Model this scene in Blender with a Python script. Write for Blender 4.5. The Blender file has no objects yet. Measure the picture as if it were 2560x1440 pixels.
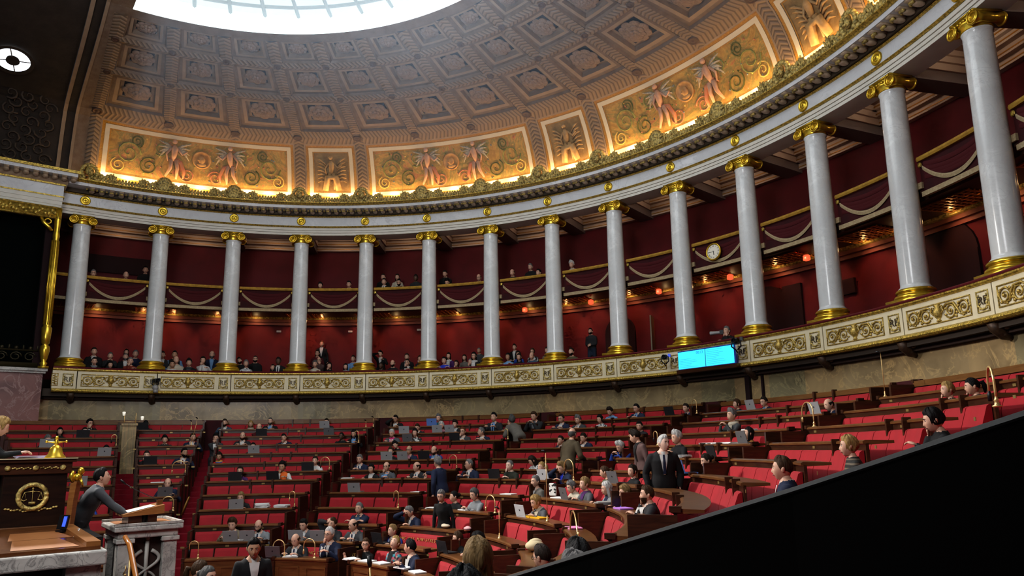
# Semicircular parliament chamber: columns, galleries, coffered half dome, benches and people.
import bpy, bmesh, math, random
import numpy as np
from mathutils import Vector, Matrix, noise as mnoise
from mathutils.bvhtree import BVHTree
rnd = random.Random(7)
PI = math.pi
D2R = PI/180
SC = bpy.context.scene
COL = SC.collection
def rad(d): return d*D2R
def pol(r, a, z=0.0): return Vector((r*math.cos(a), r*math.sin(a), z))
PHI0 = rad(178.147); DPHI = rad(9.25992)          # first column and column spacing
NCOL = 15
def cang(i): return PHI0-DPHI*i

# ------------------------------------------------------------------ materials
MATS = {}
def nodes_of(name):
    m = bpy.data.materials.new(name); m.use_nodes = True
    nt = m.node_tree; b = nt.nodes['Principled BSDF']
    return m, nt, b
def N(nt, t, **kw):
    n = nt.nodes.new('ShaderNode'+t)
    for k, v in kw.items(): setattr(n, k, v)
    return n
def L(nt, a, b): nt.links.new(a, b)
def ramp(nt, fac, stops):
    r = N(nt, 'ValToRGB'); e = r.color_ramp.elements
    while len(e) < len(stops): e.new(.5)
    for q, (p, c) in zip(e, stops): q.position = p; q.color = (*c, 1)
    L(nt, fac, r.inputs[0]); return r.outputs[0]
def coords(nt, kind='Object', scale=(1, 1, 1)):
    tc = N(nt, 'TexCoord'); mp = N(nt, 'Mapping'); mp.inputs['Scale'].default_value = scale
    L(nt, tc.outputs[kind], mp.inputs[0]); return mp.outputs[0]
def noi(nt, vec, scale, detail=4, dist=0.0, rough=.5):
    n = N(nt, 'TexNoise'); n.inputs['Scale'].default_value = scale; n.inputs['Detail'].default_value = detail
    n.inputs['Distortion'].default_value = dist; n.inputs['Roughness'].default_value = rough
    L(nt, vec, n.inputs['Vector']); return n.outputs[0]
def bump(nt, b, h, strength, dist=.02):
    bp = N(nt, 'Bump'); bp.inputs['Strength'].default_value = strength; bp.inputs['Distance'].default_value = dist
    L(nt, h, bp.inputs['Height']); L(nt, bp.outputs[0], b.inputs['Normal'])
def M(name, col, rough=.5, metal=0.0, c2=None, scale=6, bmp=0.0, bscale=40, emit=None, es=1.0, sheen=0.0, stretch=(1, 1, 1), spec=None, coat=0.0, dist=0.0, kind='Object'):
    if name in MATS: return MATS[name]
    m, nt, b = nodes_of(name)
    b.inputs['Base Color'].default_value = (*col, 1); b.inputs['Roughness'].default_value = rough; b.inputs['Metallic'].default_value = metal
    if spec is not None: b.inputs['Specular IOR Level'].default_value = spec
    if coat: b.inputs['Coat Weight'].default_value = coat; b.inputs['Coat Roughness'].default_value = .15
    if sheen: b.inputs['Sheen Weight'].default_value = sheen; b.inputs['Sheen Roughness'].default_value = .4
    if c2 or bmp:
        v = coords(nt, kind, stretch)
    if c2:
        f = noi(nt, v, scale, 5, dist)
        L(nt, ramp(nt, f, [(.3, col), (.7, c2)]), b.inputs['Base Color'])
    if bmp: bump(nt, b, noi(nt, v, bscale, 3), bmp)
    if emit:
        b.inputs['Emission Color'].default_value = (*emit, 1); b.inputs['Emission Strength'].default_value = es
    MATS[name] = m; return m

def mat_marble(name, base, dark, vein, rough=.25, scale=1.2, vs=2.2, bands=False):
    m, nt, b = nodes_of(name); v = coords(nt, 'Object', (1, 1, 1))
    f1 = noi(nt, v, scale, 6, .6)
    c1 = ramp(nt, f1, [(.32, dark), (.5, base), (.72, tuple(min(1, x*1.25) for x in base))])
    f2 = noi(nt, v, vs, 7, 1.6, .6)
    vm = ramp(nt, f2, [(.47, (0, 0, 0)), (.5, (1, 1, 1)), (.53, (0, 0, 0))])
    mx = N(nt, 'Mix', data_type='RGBA'); L(nt, vm, mx.inputs[0]); L(nt, c1, mx.inputs[6]); mx.inputs[7].default_value = (*vein, 1)
    out = mx.outputs[2]
    if bands:                       # large slabs of slightly different tone round the wall
        tc = N(nt, 'TexCoord'); sp = N(nt, 'SeparateXYZ'); L(nt, tc.outputs['Object'], sp.inputs[0])
        at = N(nt, 'Math', operation='ARCTAN2'); L(nt, sp.outputs[1], at.inputs[0]); L(nt, sp.outputs[0], at.inputs[1])
        mu = N(nt, 'Math', operation='MULTIPLY'); mu.inputs[1].default_value = 13.0; L(nt, at.outputs[0], mu.inputs[0])
        fl = N(nt, 'Math', operation='FLOOR'); L(nt, mu.outputs[0], fl.inputs[0])
        wn = N(nt, 'TexWhiteNoise', noise_dimensions='1D'); L(nt, fl.outputs[0], wn.inputs['W'])
        tone = ramp(nt, wn.outputs[0], [(0, (.72, .78, .74)), (.5, (1.0, .92, .8)), (1, (1.12, 1.0, .82))])
        m2 = N(nt, 'Mix', data_type='RGBA', blend_type='MULTIPLY'); m2.inputs[0].default_value = 1
        L(nt, out, m2.inputs[6]); L(nt, tone, m2.inputs[7]); out = m2.outputs[2]
    L(nt, out, b.inputs['Base Color']); b.inputs['Roughness'].default_value = rough
    MATS[name] = m; return m

def mat_wood(name, c1, c2, rough=.35, sc=(1, 1, 9), coat=.3):
    m, nt, b = nodes_of(name); v = coords(nt, 'Object', sc)
    f = noi(nt, v, 3.0, 6, .8)
    L(nt, ramp(nt, f, [(.3, c1), (.7, c2)]), b.inputs['Base Color']); b.inputs['Roughness'].default_value = rough
    b.inputs['Coat Weight'].default_value = coat; b.inputs['Coat Roughness'].default_value = .2
    MATS[name] = m; return m

def mat_braid(name, c1, c2, freq=14.0):
    """leaf braid: chevrons running along the V of the UV map, U across the rib in -1..1"""
    m, nt, b = nodes_of(name)
    uv = N(nt, 'UVMap'); sp = N(nt, 'SeparateXYZ'); L(nt, uv.outputs[0], sp.inputs[0])
    ab = N(nt, 'Math', operation='ABSOLUTE'); L(nt, sp.outputs[0], ab.inputs[0])
    mu = N(nt, 'Math', operation='MULTIPLY'); mu.inputs[1].default_value = .9; L(nt, ab.outputs[0], mu.inputs[0])
    m3 = N(nt, 'Math', operation='MULTIPLY'); m3.inputs[1].default_value = freq; L(nt, sp.outputs[1], m3.inputs[0])
    ad = N(nt, 'Math', operation='ADD'); L(nt, m3.outputs[0], ad.inputs[0]); L(nt, mu.outputs[0], ad.inputs[1])
    fr = N(nt, 'Math', operation='FRACT'); L(nt, ad.outputs[0], fr.inputs[0])
    pp = N(nt, 'Math', operation='PINGPONG'); pp.inputs[1].default_value = .5; L(nt, fr.outputs[0], pp.inputs[0])
    dbl = N(nt, 'Math', operation='MULTIPLY'); dbl.inputs[1].default_value = 2; L(nt, pp.outputs[0], dbl.inputs[0])
    L(nt, ramp(nt, dbl.outputs[0], [(.12, c1), (.55, c2)]), b.inputs['Base Color'])
    bump(nt, b, dbl.outputs[0], .45, .05); b.inputs['Roughness'].default_value = .75
    MATS[name] = m; return m

def mat_mural(name, stops, scale=1.3, dist=3.0):
    m, nt, b = nodes_of(name); v = coords(nt, 'Object', (1, 1, 1))
    f = noi(nt, v, scale, 5, dist, .55)
    c = ramp(nt, f, stops)
    f2 = noi(nt, v, 9, 4, 1.0)
    mx = N(nt, 'Mix', data_type='RGBA', blend_type='MULTIPLY'); mx.inputs[0].default_value = .6
    L(nt, c, mx.inputs[6]); L(nt, ramp(nt, f2, [(.3, (.55, .5, .42)), (.65, (1, 1, 1))]), mx.inputs[7])
    L(nt, mx.outputs[2], b.inputs['Base Color']); b.inputs['Roughness'].default_value = .6
    MATS[name] = m; return m

def mat_pattern(name, kind, cols, scale):
    m, nt, b = nodes_of(name); v = coords(nt, 'Object', (1, 1, 1))
    if kind == 'stripe':
        w = N(nt, 'TexWave'); w.bands_direction = 'Z'; w.inputs['Scale'].default_value = scale; w.inputs['Distortion'].default_value = 1.2
        L(nt, v, w.inputs[0]); f = w.outputs[1]
    else:
        w = N(nt, 'TexVoronoi'); w.inputs['Scale'].default_value = scale; L(nt, v, w.inputs['Vector'])
        wn = N(nt, 'TexWhiteNoise'); L(nt, w.outputs['Color'], wn.inputs['Vector']); f = wn.outputs[0]
    n = len(cols); r = ramp(nt, f, [((i+.0)/n, c) for i, c in enumerate(cols)])
    r.node.color_ramp.interpolation = 'CONSTANT' if kind != 'stripe' else 'LINEAR'
    L(nt, r, b.inputs['Base Color']); b.inputs['Roughness'].default_value = .8
    MATS[name] = m; return m

def gold(name, col, rough, metal, bmp=.25, bscale=22, dark=.35):
    m, nt, b = nodes_of(name); v = coords(nt, 'Object')
    f = noi(nt, v, bscale, 4, .4)
    L(nt, ramp(nt, f, [(.35, tuple(x*dark for x in col)), (.6, col)]), b.inputs['Base Color'])
    b.inputs['Metallic'].default_value = metal; b.inputs['Roughness'].default_value = rough
    if bmp: bump(nt, b, f, bmp, .03)
    MATS[name] = m; return m

marble = mat_marble('white_marble', (.74, .755, .745), (.69, .705, .70), (.685, .695, .69), .2, 1.6, 3.0)
entab = mat_marble('grey_marble', (.70, .71, .72), (.655, .665, .68), (.645, .655, .67), .4, .7, 1.6)
archi = M('architrave_stone', (.80, .77, .68), .5, c2=(.72, .69, .60), scale=3)
wallmarb = mat_marble('brown_marble', (.33, .26, .16), (.18, .14, .085), (.48, .37, .21), .3, 1.1, 1.5, True)
pinkmarb = mat_marble('pink_marble', (.25, .115, .10), (.15, .065, .06), (.36, .22, .20), .35, 1.3, 2.0)
greymarb = mat_marble('tribune_marble', (.52, .50, .46), (.36, .345, .315), (.26, .25, .235), .35, 3.0, 4.0)
goldm = gold('gilding', (.78, .55, .12), .38, .55, .2)
goldr = gold('rich_gold', (.85, .58, .07), .28, .8, .08, 6, .75)
goldb = gold('carved_gold', (.78, .60, .20), .5, .3, .9, 16, .28)
bronze = gold('bronze_relief', (.22, .155, .085), .5, .3, .5, 18, .4)
cream = M('cream_paint', (.80, .71, .50), .55, c2=(.70, .61, .42), scale=4)
fringe = M('cream_fringe', (.50, .40, .24), .8, c2=(.36, .27, .15), scale=30, bmp=.4, bscale=60)
velvet = M('red_velvet', (.36, .004, .012), .75, c2=(.30, .003, .009), scale=5, sheen=.14)
drape = M('dark_red_drape', (.055, .002, .004), .85, c2=(.035, .001, .003), scale=4)
redwall = M('red_wall', (.115, .002, .006), .75, c2=(.085, .0015, .004), scale=2)
carpet = M('red_carpet', (.30, .006, .022), .9, c2=(.24, .004, .016), scale=12)
wood = mat_wood('dark_wood', (.034, .011, .005), (.075, .026, .010))
woodm = mat_wood('brown_wood', (.11, .043, .013), (.19, .08, .025))
woodl = mat_wood('light_wood', (.26, .105, .030), (.36, .16, .05))
black = M('black_paint', (.004, .004, .005), .5)
blackm = M('black_metal', (.012, .012, .014), .4)
brass = M('brass', (.80, .55, .25), .3, .6)
leather = M('tan_leather', (.30, .115, .035), .5, c2=(.36, .15, .05), scale=3)
stucco = M('brown_stucco', (.21, .15, .105), .8, c2=(.155, .10, .063), scale=5, bmp=.3, bscale=25)
stuccol = M('pale_stucco', (.34, .245, .16), .8, c2=(.28, .195, .125), scale=4)
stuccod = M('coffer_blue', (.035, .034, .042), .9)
rosem = M('rosette_stucco', (.33, .23, .165), .8, c2=(.22, .15, .105), scale=14, bmp=.5, bscale=30)
braid = mat_braid('leaf_braid', (.125, .085, .055), (.27, .19, .125))
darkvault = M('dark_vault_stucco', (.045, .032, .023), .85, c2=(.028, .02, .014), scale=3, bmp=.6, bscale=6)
white = M('white_plaster', (.62, .50, .40), .6)
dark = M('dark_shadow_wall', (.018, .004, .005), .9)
paper = M('white_paper', (.75, .74, .72), .8)
silver = M('laptop_grey', (.25, .25, .26), .4, .5)
whiteframe = M('white_border', (.66, .57, .42), .6)
egg = M('gilt_border', (.62, .33, .06), .45, .3, c2=(.42, .19, .03), scale=30)

# ------------------------------------------------------------------ mesh collector
class MB:
    def __init__(s): s.v = []; s.f = []; s.m = []; s.uv = None
    def add(s, vs, fs, mat=0):
        o = len(s.v); s.v.extend([tuple(v) for v in vs]); s.f.extend([tuple(i+o for i in f) for f in fs]); s.m.extend([mat]*len(fs)); return s
    def box(s, c, d, mat=0, rz=0.0, rot=None):
        x, y, z = d[0]/2, d[1]/2, d[2]/2
        R = rot if rot is not None else Matrix.Rotation(rz, 3, 'Z')
        vs = [R @ Vector(p)+Vector(c) for p in ((-x, -y, -z), (x, -y, -z), (x, y, -z), (-x, y, -z), (-x, -y, z), (x, -y, z), (x, y, z), (-x, y, z))]
        return s.add(vs, [(0, 3, 2, 1), (4, 5, 6, 7), (0, 1, 5, 4), (1, 2, 6, 5), (2, 3, 7, 6), (3, 0, 4, 7)], mat)
    def arc(s, prof, a0, a1, n=8, mat=0, closed=True, caps=True, mats=None):
        """sweep a profile of (r,z) round the z axis from a0 to a1"""
        k = len(prof); vs = []; fs = []; ms = []
        for i in range(n+1):
            a = a0+(a1-a0)*i/n; c, sn = math.cos(a), math.sin(a)
            vs += [(r*c, r*sn, z) for r, z in prof]
        seg = k if closed else k-1
        for i in range(n):
            for j in range(seg):
                j2 = (j+1) % k
                fs.append((i*k+j, (i+1)*k+j, (i+1)*k+j2, i*k+j2)); ms.append(mats[j] if mats else mat)
        o = len(s.v)
        if closed and caps:
            fs.append(tuple(range(k))); fs.append(tuple(n*k+j for j in range(k-1, -1, -1))); ms += [mat, mat]
        s.v.extend(vs); s.f.extend([tuple(i+o for i in f) for f in fs]); s.m.extend(ms); return s
    def rect(s, r0, r1, z0, z1, a0, a1, n=8, mat=0):
        return s.arc([(r0, z0), (r1, z0), (r1, z1), (r0, z1)], a0, a1, n, mat)
    def lathe(s, prof, c=(0, 0, 0), n=20, mat=0, mtx=None, mats=None):
        k = len(prof); vs = []; fs = []; ms = []
        for i in range(n):
            a = 2*PI*i/n
            vs += [Vector((r*math.cos(a), r*math.sin(a), z)) for r, z in prof]
        for i in range(n):
            i2 = (i+1) % n
            for j in range(k-1):
                fs.append((i*k+j, i2*k+j, i2*k+j+1, i*k+j+1)); ms.append(mats[j] if mats else mat)
        fs.append(tuple(i*k for i in range(n-1, -1, -1))); fs.append(tuple(i*k+k-1 for i in range(n))); ms += [mat, mat]
        if mtx is not None: vs = [mtx @ v for v in vs]
        vs = [v+Vector(c) for v in vs]
        o = len(s.v); s.v.extend([tuple(v) for v in vs]); s.f.extend([tuple(i+o for i in f) for f in fs]); s.m.extend(ms); return s
    def tube(s, pts, rs, n=8, mat=0, flat=None):
        """tapered tube along points; flat=(normal,factor) squashes the section"""
        pts = [Vector(p) for p in pts]; m = len(pts)
        if not hasattr(rs, '__len__'): rs = [rs]*m
        vs = []; up = None
        for i in range(m):
            t = (pts[min(i+1, m-1)]-pts[max(i-1, 0)]).normalized()
            if up is None:
                h = Vector((0, 0, 1)) if abs(t.z) < .9 else Vector((1, 0, 0)); up = (h-t*h.dot(t)).normalized()
            else:
                up = (up-t*up.dot(t)); up = up.normalized() if up.length > 1e-6 else Vector((1, 0, 0))
            sd = t.cross(up)
            for j in range(n):
                a = 2*PI*j/n; d = up*math.cos(a)*rs[i]+sd*math.sin(a)*rs[i]
                if flat: nn = flat[0]; d = d-nn*d.dot(nn)*(1-flat[1])
                vs.append(pts[i]+d)
        fs = [(i*n+j, i*n+(j+1) % n, (i+1)*n+(j+1) % n, (i+1)*n+j) for i in range(m-1) for j in range(n)]
        fs += [tuple(range(n-1, -1, -1)), tuple((m-1)*n+j for j in range(n))]
        return s.add(vs, fs, mat)
    def ball(s, c, r, mat=0, nu=10, nv=7, rot=None):
        if not hasattr(r, '__len__'): r = (r, r, r)
        vs = []
        for j in range(nv+1):
            t = PI*j/nv
            for i in range(nu):
                a = 2*PI*i/nu; p = Vector((r[0]*math.sin(t)*math.cos(a), r[1]*math.sin(t)*math.sin(a), r[2]*math.cos(t)))
                if rot is not None: p = rot @ p
                vs.append(p+Vector(c))
        fs = [(j*nu+i, (j+1)*nu+i, (j+1)*nu+(i+1) % nu, j*nu+(i+1) % nu) for j in range(nv) for i in range(nu)]
        return s.add(vs, fs, mat)
    def grid(s, P, mat=0):
        """P[i][j] points"""
        a, b = len(P), len(P[0])
        return s.add([p for row in P for p in row], [(i*b+j, i*b+j+1, (i+1)*b+j+1, (i+1)*b+j) for i in range(a-1) for j in range(b-1)], mat)
    def xf(s, mtx):
        s.v = [tuple(mtx @ Vector(v)) for v in s.v]; return s
    def mesh(s, name, mats, smooth=False):
        me = bpy.data.meshes.new(name); me.from_pydata(s.v, [], s.f)
        for m in (mats if isinstance(mats, (list, tuple)) else [mats]): me.materials.append(m)
        if any(s.m): me.polygons.foreach_set('material_index', s.m)
        if smooth: me.polygons.foreach_set('use_smooth', [True]*len(s.f))
        me.update(); return me
    def build(s, name, mats, parent=None, smooth=False):
        return link(name, s.mesh(name, mats, smooth), parent)
def link(name, me, parent=None, mtx=None):
    o = bpy.data.objects.new(name, me); COL.objects.link(o)
    if parent is not None: o.parent = parent
    if mtx is not None: o.matrix_basis = mtx
    return o
def bevel(o, w=.01, seg=2, ang=40):
    m = o.modifiers.new('edge', 'BEVEL'); m.width = w; m.segments = seg; m.limit_method = 'ANGLE'; m.angle_limit = rad(ang); return o
LABELS = {}
def tag(o, label, cat, group=None, kind=None):
    o['label'] = label; o['category'] = cat
    if group: o['group'] = group
    if kind: o['kind'] = kind
    LABELS[label] = LABELS.get(label, 0)+1
    return o
def struct(o, label=None, cat=None):
    o['kind'] = 'structure'
    if label: o['label'] = label; o['category'] = cat or 'structure'
    return o
def thing(name, label, cat, loc=(0, 0, 0), rz=0.0, group=None):
    o = bpy.data.objects.new(name, None); COL.objects.link(o); o.empty_display_size = .1
    o.location = loc; o.rotation_euler = (0, 0, rz); return tag(o, label, cat, group)
def copy_tree(o, parent=None):
    c = o.copy(); COL.objects.link(c)
    if parent is not None: c.parent = parent
    for ch in o.children: copy_tree(ch, c)
    return c
ORD = ['first', 'second', 'third', 'fourth', 'fifth', 'sixth', 'seventh', 'eighth', 'ninth', 'tenth', 'eleventh', 'twelfth', 'thirteenth', 'fourteenth', 'fifteenth', 'sixteenth']
def text_mesh(txt, size, depth=.004):
    cu = bpy.data.curves.new('lettering', 'FONT'); cu.body = txt; cu.size = size; cu.extrude = depth; cu.align_x = 'CENTER'; cu.align_y = 'CENTER'
    o = bpy.data.objects.new('lettering', cu); COL.objects.link(o)
    dg = bpy.context.evaluated_depsgraph_get(); me = bpy.data.meshes.new_from_object(o.evaluated_get(dg))
    bpy.data.objects.remove(o); bpy.data.curves.remove(cu); return me
# matrix: text drawn on an inward facing surface of a unit placed with local +x outward
TXT = Matrix(((0, 0, -1, 0), (-1, 0, 0, 0), (0, 1, 0, 0), (0, 0, 0, 1)))
RR = [12.57, 11.86, 11.165, 10.465, 9.765, 9.065, 8.365, 7.665, 6.965, 6.265, 5.565, 4.865, 4.165]
ZZ = [3.33, 3.05, 2.82, 2.565, 2.32, 2.08, 1.85, 1.66, 1.375, 1.085, .80, .53, .30]
DESK = .86
ROWN = ['back wall row', 'twelfth row up', 'eleventh row up', 'tenth row up', 'ninth row up', 'eighth row up', 'seventh row up', 'sixth row up', 'fifth row up', 'fourth row up', 'third row up', 'second row up', 'front row']
BLK = ['block by the pink pier', 'block behind the speaker', 'block beside the bright stairs', 'block above the ministers bench', 'middle block', 'block by the white-haired person', 'block cut by the rail', 'block nearest the rail']
# ------------------------------------------------------------------ people
SKINS = [M('skin_light', (.64, .39, .28), .55, c2=(.57, .33, .23), scale=20), M('skin_tan', (.46, .26, .16), .55), M('skin_dark', (.10, .048, .028), .5), M('skin_pale', (.68, .46, .36), .55)]
LIPS = M('lips', (.33, .12, .10), .5); EYEW = M('eye_white', (.6, .58, .55), .4); EYED = M('eye_dark', (.02, .013, .01), .3)
HAIRC = {'k': (.008, .006, .006), 'd': (.025, .014, .008), 'n': (.07, .035, .015), 'y': (.42, .27, .10), 'Y': (.30, .19, .08), 'g': (.20, .19, .185), 'G': (.11, .105, .10), 'w': (.62, .60, .57), 'r': (.16, .055, .02)}
def hairmat(c):
    col = HAIRC[c]; return M('hair_'+c, col, .7, spec=.25, c2=tuple(x*.45 for x in col), scale=5, stretch=(14, 14, 1.0), bmp=.5, bscale=6)
CLOTH = dict(navy=(.010, .017, .05), black=(.006, .006, .007), charcoal=(.022, .022, .025), grey=(.095, .10, .11), midgrey=(.055, .058, .062), lightgrey=(.24, .25, .26), bluegrey=(.05, .085, .13), beige=(.20, .155, .10), white=(.62, .60, .57), cream=(.52, .46, .36), red=(.62, .012, .010), darkred=(.10, .006, .010), orange=(.72, .15, .02), blue=(.02, .07, .36), royal=(.025, .05, .50), skyblue=(.18, .33, .55), teal=(.02, .14, .17), pink=(.50, .21, .25), magenta=(.70, .02, .20), purple=(.075, .015, .11), olive=(.10, .09, .04), darkgreen=(.018, .022, .012), brown=(.085, .062, .032), mauve=(.13, .075, .068), ochre=(.42, .20, .055), yellow=(.65, .40, .04), denim=(.012, .022, .045), green=(.05, .25, .09), warmgrey=(.15, .135, .115))
PATT = {}
def clothmat(c):
    if c in CLOTH: return M('cloth_'+c, CLOTH[c], .85, c2=tuple(x*.72 for x in CLOTH[c]), scale=9, bmp=.15, bscale=14)
    if c not in PATT:
        if c == 'floral': PATT[c] = mat_pattern('cloth_floral', 'vor', [(.30, .32, .34), (.02, .02, .025), (.45, .10, .13), (.05, .25, .30), (.02, .02, .025), (.22, .03, .04), (.06, .08, .25), (.35, .22, .20)], 26)
        if c == 'patterned': PATT[c] = mat_pattern('cloth_patterned', 'vor', [(.55, .55, .54), (.03, .03, .03), (.5, .5, .5), (.45, .45, .45)], 22)
        if c == 'dotted': PATT[c] = mat_pattern('cloth_dotted', 'vor', [(.02, .02, .02), (.02, .02, .02), (.5, .5, .48)], 20)
        if c == 'striped': PATT[c] = mat_pattern('cloth_striped', 'stripe', [(.16, .125, .085), (.02, .018, .016)], 5.5)
        if c == 'sash': PATT[c] = mat_pattern('cloth_sash', 'stripe', [(.65, .40, .04), (.55, .22, .03), (.12, .15, .38)], 3)
    return PATT[c]

def head_surf(az, lat, fem=False):
    """point on the head: az 0 is the front (+y), positive to +x; lat -90..90 degrees; local head frame, centre of the skull at 0"""
    cl, sl = math.cos(lat), math.sin(lat); x = math.sin(az)*cl; y = math.cos(az)*cl; z = sl
    px, py, pz = .074*x, .094*y, .118*z
    if z < 0:
        j = (-z)**1.4; px *= 1-.34*j; py = py*(1-.10*j)+(.026*j*max(0, y+.25)) if y > -.2 else py*(1-.30*j)
    if y < 0: py *= 1.06; pz += .006*(-y)
    if y > 0: py -= .010*y*y*max(0, 1-abs(x)*1.5)
    return Vector((px, py, pz))
def face_push(p):
    x, y, z = p
    if y > .02:
        g = math.exp(-(x/.0125)**2)
        t = (z-.012)/(-.050)                      # nose ridge from the brow to the tip
        if 0 <= t <= 1.0: y += g*(.006+.020*t)
        elif t > 1.0: y += g*.026*math.exp(-((t-1)/.16)**2)
        elif t < 0: y += g*.006*math.exp(-(t/.5)**2)
        y -= .009*math.exp(-((abs(x)-.031)/.015)**2-((z-.008)/.012)**2)
        y += .005*math.exp(-((abs(x)-.03)/.022)**2-((z-.030)/.009)**2)
        y += .006*math.exp(-(x/.022)**2-((z+.066)/.009)**2)
        y -= .004*math.exp(-(x/.03)**2-((z+.085)/.008)**2)
        y += .007*math.exp(-(x/.022)**2-((z+.105)/.014)**2)
        y += .004*math.exp(-((abs(x)-.042)/.016)**2-((z+.02)/.02)**2)
    return Vector((x, y, z))
def head_mesh(q, n=18):
    nu = n*2 if n > 20 else n+8; nv = n
    vs = []; az = []
    for j in range(nv+1):
        lat = -PI/2+PI*j/nv
        for i in range(nu):
            a = 2*PI*i/nu; a = a-.42*math.sin(a)     # denser toward the face
            vs.append(face_push(head_surf(a, lat)))
    fs = [(j*nu+i, j*nu+(i+1) % nu, (j+1)*nu+(i+1) % nu, (j+1)*nu+i) for j in range(nv) for i in range(nu)]
    q.add(vs, fs, 0)
    for s_ in (-1, 1):
        q.ball((s_*.031, .071, .008), (.0125, .0125, .0072), 1, 8, 6); q.ball((s_*.031, .0795, .008), (.006, .006, .0062), 2, 6, 5)
        q.tube([(s_*.014, .088, .027), (s_*.03, .0895, .032), (s_*.047, .079, .027)], [.003, .004, .002], 5, 2)
        q.ball((s_*.074, -.012, -.008), (.009, .019, .030), 0, 8, 6); q.ball((s_*.079, -.016, -.002), (.007, .015, .020), 0, 7, 5)
    q.tube([(-.023, .0845, -.0655), (-.008, .0925, -.063), (0, .092, -.064), (.008, .0925, -.063), (.023, .0845, -.0655)], [.002, .0042, .004, .0042, .002], 5, 3)
    q.tube([(-.019, .085, -.070), (0, .0915, -.072), (.019, .085, -.070)], [.002, .005, .002], 5, 3)
def hair_mesh(style, seed, hi=False):
    """hair as a closed shell over the skull; style s short, c curly, b bald crown, f shaved, o bob, l long, p ponytail, u bun, v voluminous short"""
    R = random.Random(seed); q = MB(); na = 44 if hi else 28; nt = 14 if hi else 9
    def hline(az):
        f = abs(((az+PI) % (2*PI))-PI)/PI           # 0 front .. 1 back
        top = .62 if style in 'sfc' else .58
        if style in 'olpuv': top = .60
        if f < .30: return top-.10*f
        if f < .44: return top-.03-(f-.30)/.14*(.62 if style in 'sfcbpuv' else .7)
        return -.05-(f-.44)/.56*(.52 if style in 'sfcbpuv' else .6)
    th0 = {'s': .010, 'c': .024, 'f': .003, 'b': .008, 'o': .018, 'l': .016, 'p': .010, 'u': .010, 'v': .022}[style]
    if style == 'b':
        P = []
        for i in range(na+1):
            az = rad(62)+(2*PI-rad(124))*i/na; row = []
            for j in range(7):
                t_ = j/6; lat = .42-(.42-hline(az))*t_; e = math.sin(PI*min(1, max(0, t_)))**.5*th0+.002; p = head_surf(az, lat); row.append(p*(1+e/.09))
            P.append(row)
        q.grid(P)
    else:
        ph = [R.uniform(0, 6.28) for _ in range(6)]; par = R.choice((-1, 1))*rad(20)
        P = []
        for i in range(na+1):
            az = 2*PI*i/na; hl = hline(az); row = []
            for j in range(nt+1):
                t_ = j/nt; lat = PI/2-(PI/2-hl)*t_; p = head_surf(az, lat)
                e = th0*(1.0 if t_ < .8 else max(.12, (1-t_)/.2))*(1+.25*math.sin(az*9+ph[0]+3*t_)+.2*math.sin(az*5+ph[1]-5*t_))
                if style in 'sv' and t_ < .9: e += th0*.9*max(0, math.cos(az-par))*math.sin(PI*min(1, t_*1.1))*(1 if style == 's' else 1.2)
                if style == 'c': e += .006*math.sin(az*13+ph[2]+9*t_)*math.sin(17*t_+ph[3])
                row.append(p*(1+e/.10))
            P.append(row)
        q.grid(P)
    if style in 'ol':
        ln = .09 if style == 'o' else R.uniform(.17, .25); P = []; ph = R.uniform(0, 6)
        for i in range(na+1):
            az = rad(68)+(2*PI-rad(136))*i/na; base = head_surf(az, .34); row = []
            edge = min(i, na-i)/na
            for j in range(9):
                t_ = j/8; wv = 1+.05*math.sin(az*11+ph)+.03*math.sin(az*23+t_*4)
                o = base*(1.08+.07*math.sin(PI*min(1, t_*1.15)))*wv; z = .045-t_*(ln+.04*math.sin(az*3+ph)*.3)
                if t_ > .75 and style == 'o': o = o*(1-.5*(t_-.75))
                if style == 'l' and t_ > .6: o.y = o.y*(1-.3*(t_-.6)) if o.y < 0 else o.y
                row.append(Vector((o.x, o.y, z)))
            P.append(row)
        Q = [[Vector((p.x*.88, p.y*.88, p.z)) for p in row] for row in P]
        q.grid(P); q.grid([r[::-1] for r in Q])
        q.grid([[a[-1], b[-1]] for a, b in zip(P, Q)]); q.grid([[a, b] for a, b in zip(P[0], Q[0])]); q.grid([[b, a] for a, b in zip(P[-1], Q[-1])])
    if style == 'p': q.tube([(0, -.10, .03), (0, -.145, .04), (0, -.16, -.02), (0, -.145, -.12)], [.022, .032, .036, .012], 9)
    if style == 'u': q.ball((0, -.118, .035), (.042, .04, .042), 0, 10, 8)
    return q
def beard_mesh():
    q = MB(); P = []
    for i in range(17):
        az = rad(-84)+rad(168)*i/16; row = []
        for j in range(7):
            lat = -.30-.95*j/6 if abs(az) > rad(22) else -.50-.75*j/6
            p = face_push(head_surf(az, lat)); row.append(p*1.06+Vector((0, .004, -.002)))
        P.append(row)
    q.grid(P)
    q.tube([(-.03, .083, -.062), (0, .0975, -.054), (.03, .083, -.062)], [.003, .006, .003], 5); return q
def glasses_mesh():
    q = MB()
    for s_ in (-1, 1):
        q.tube([(s_*.032+.020*math.cos(t), .098, .008+.015*math.sin(t)) for t in np.linspace(0, 2*PI, 13)], .0025, 4)
        q.tube([(s_*.052, .094, .012), (s_*.075, .06, .013), (s_*.080, -.01, .010)], .002, 4)
    q.tube([(-.012, .099, .012), (.012, .099, .012)], .0025, 4); return q
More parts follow.
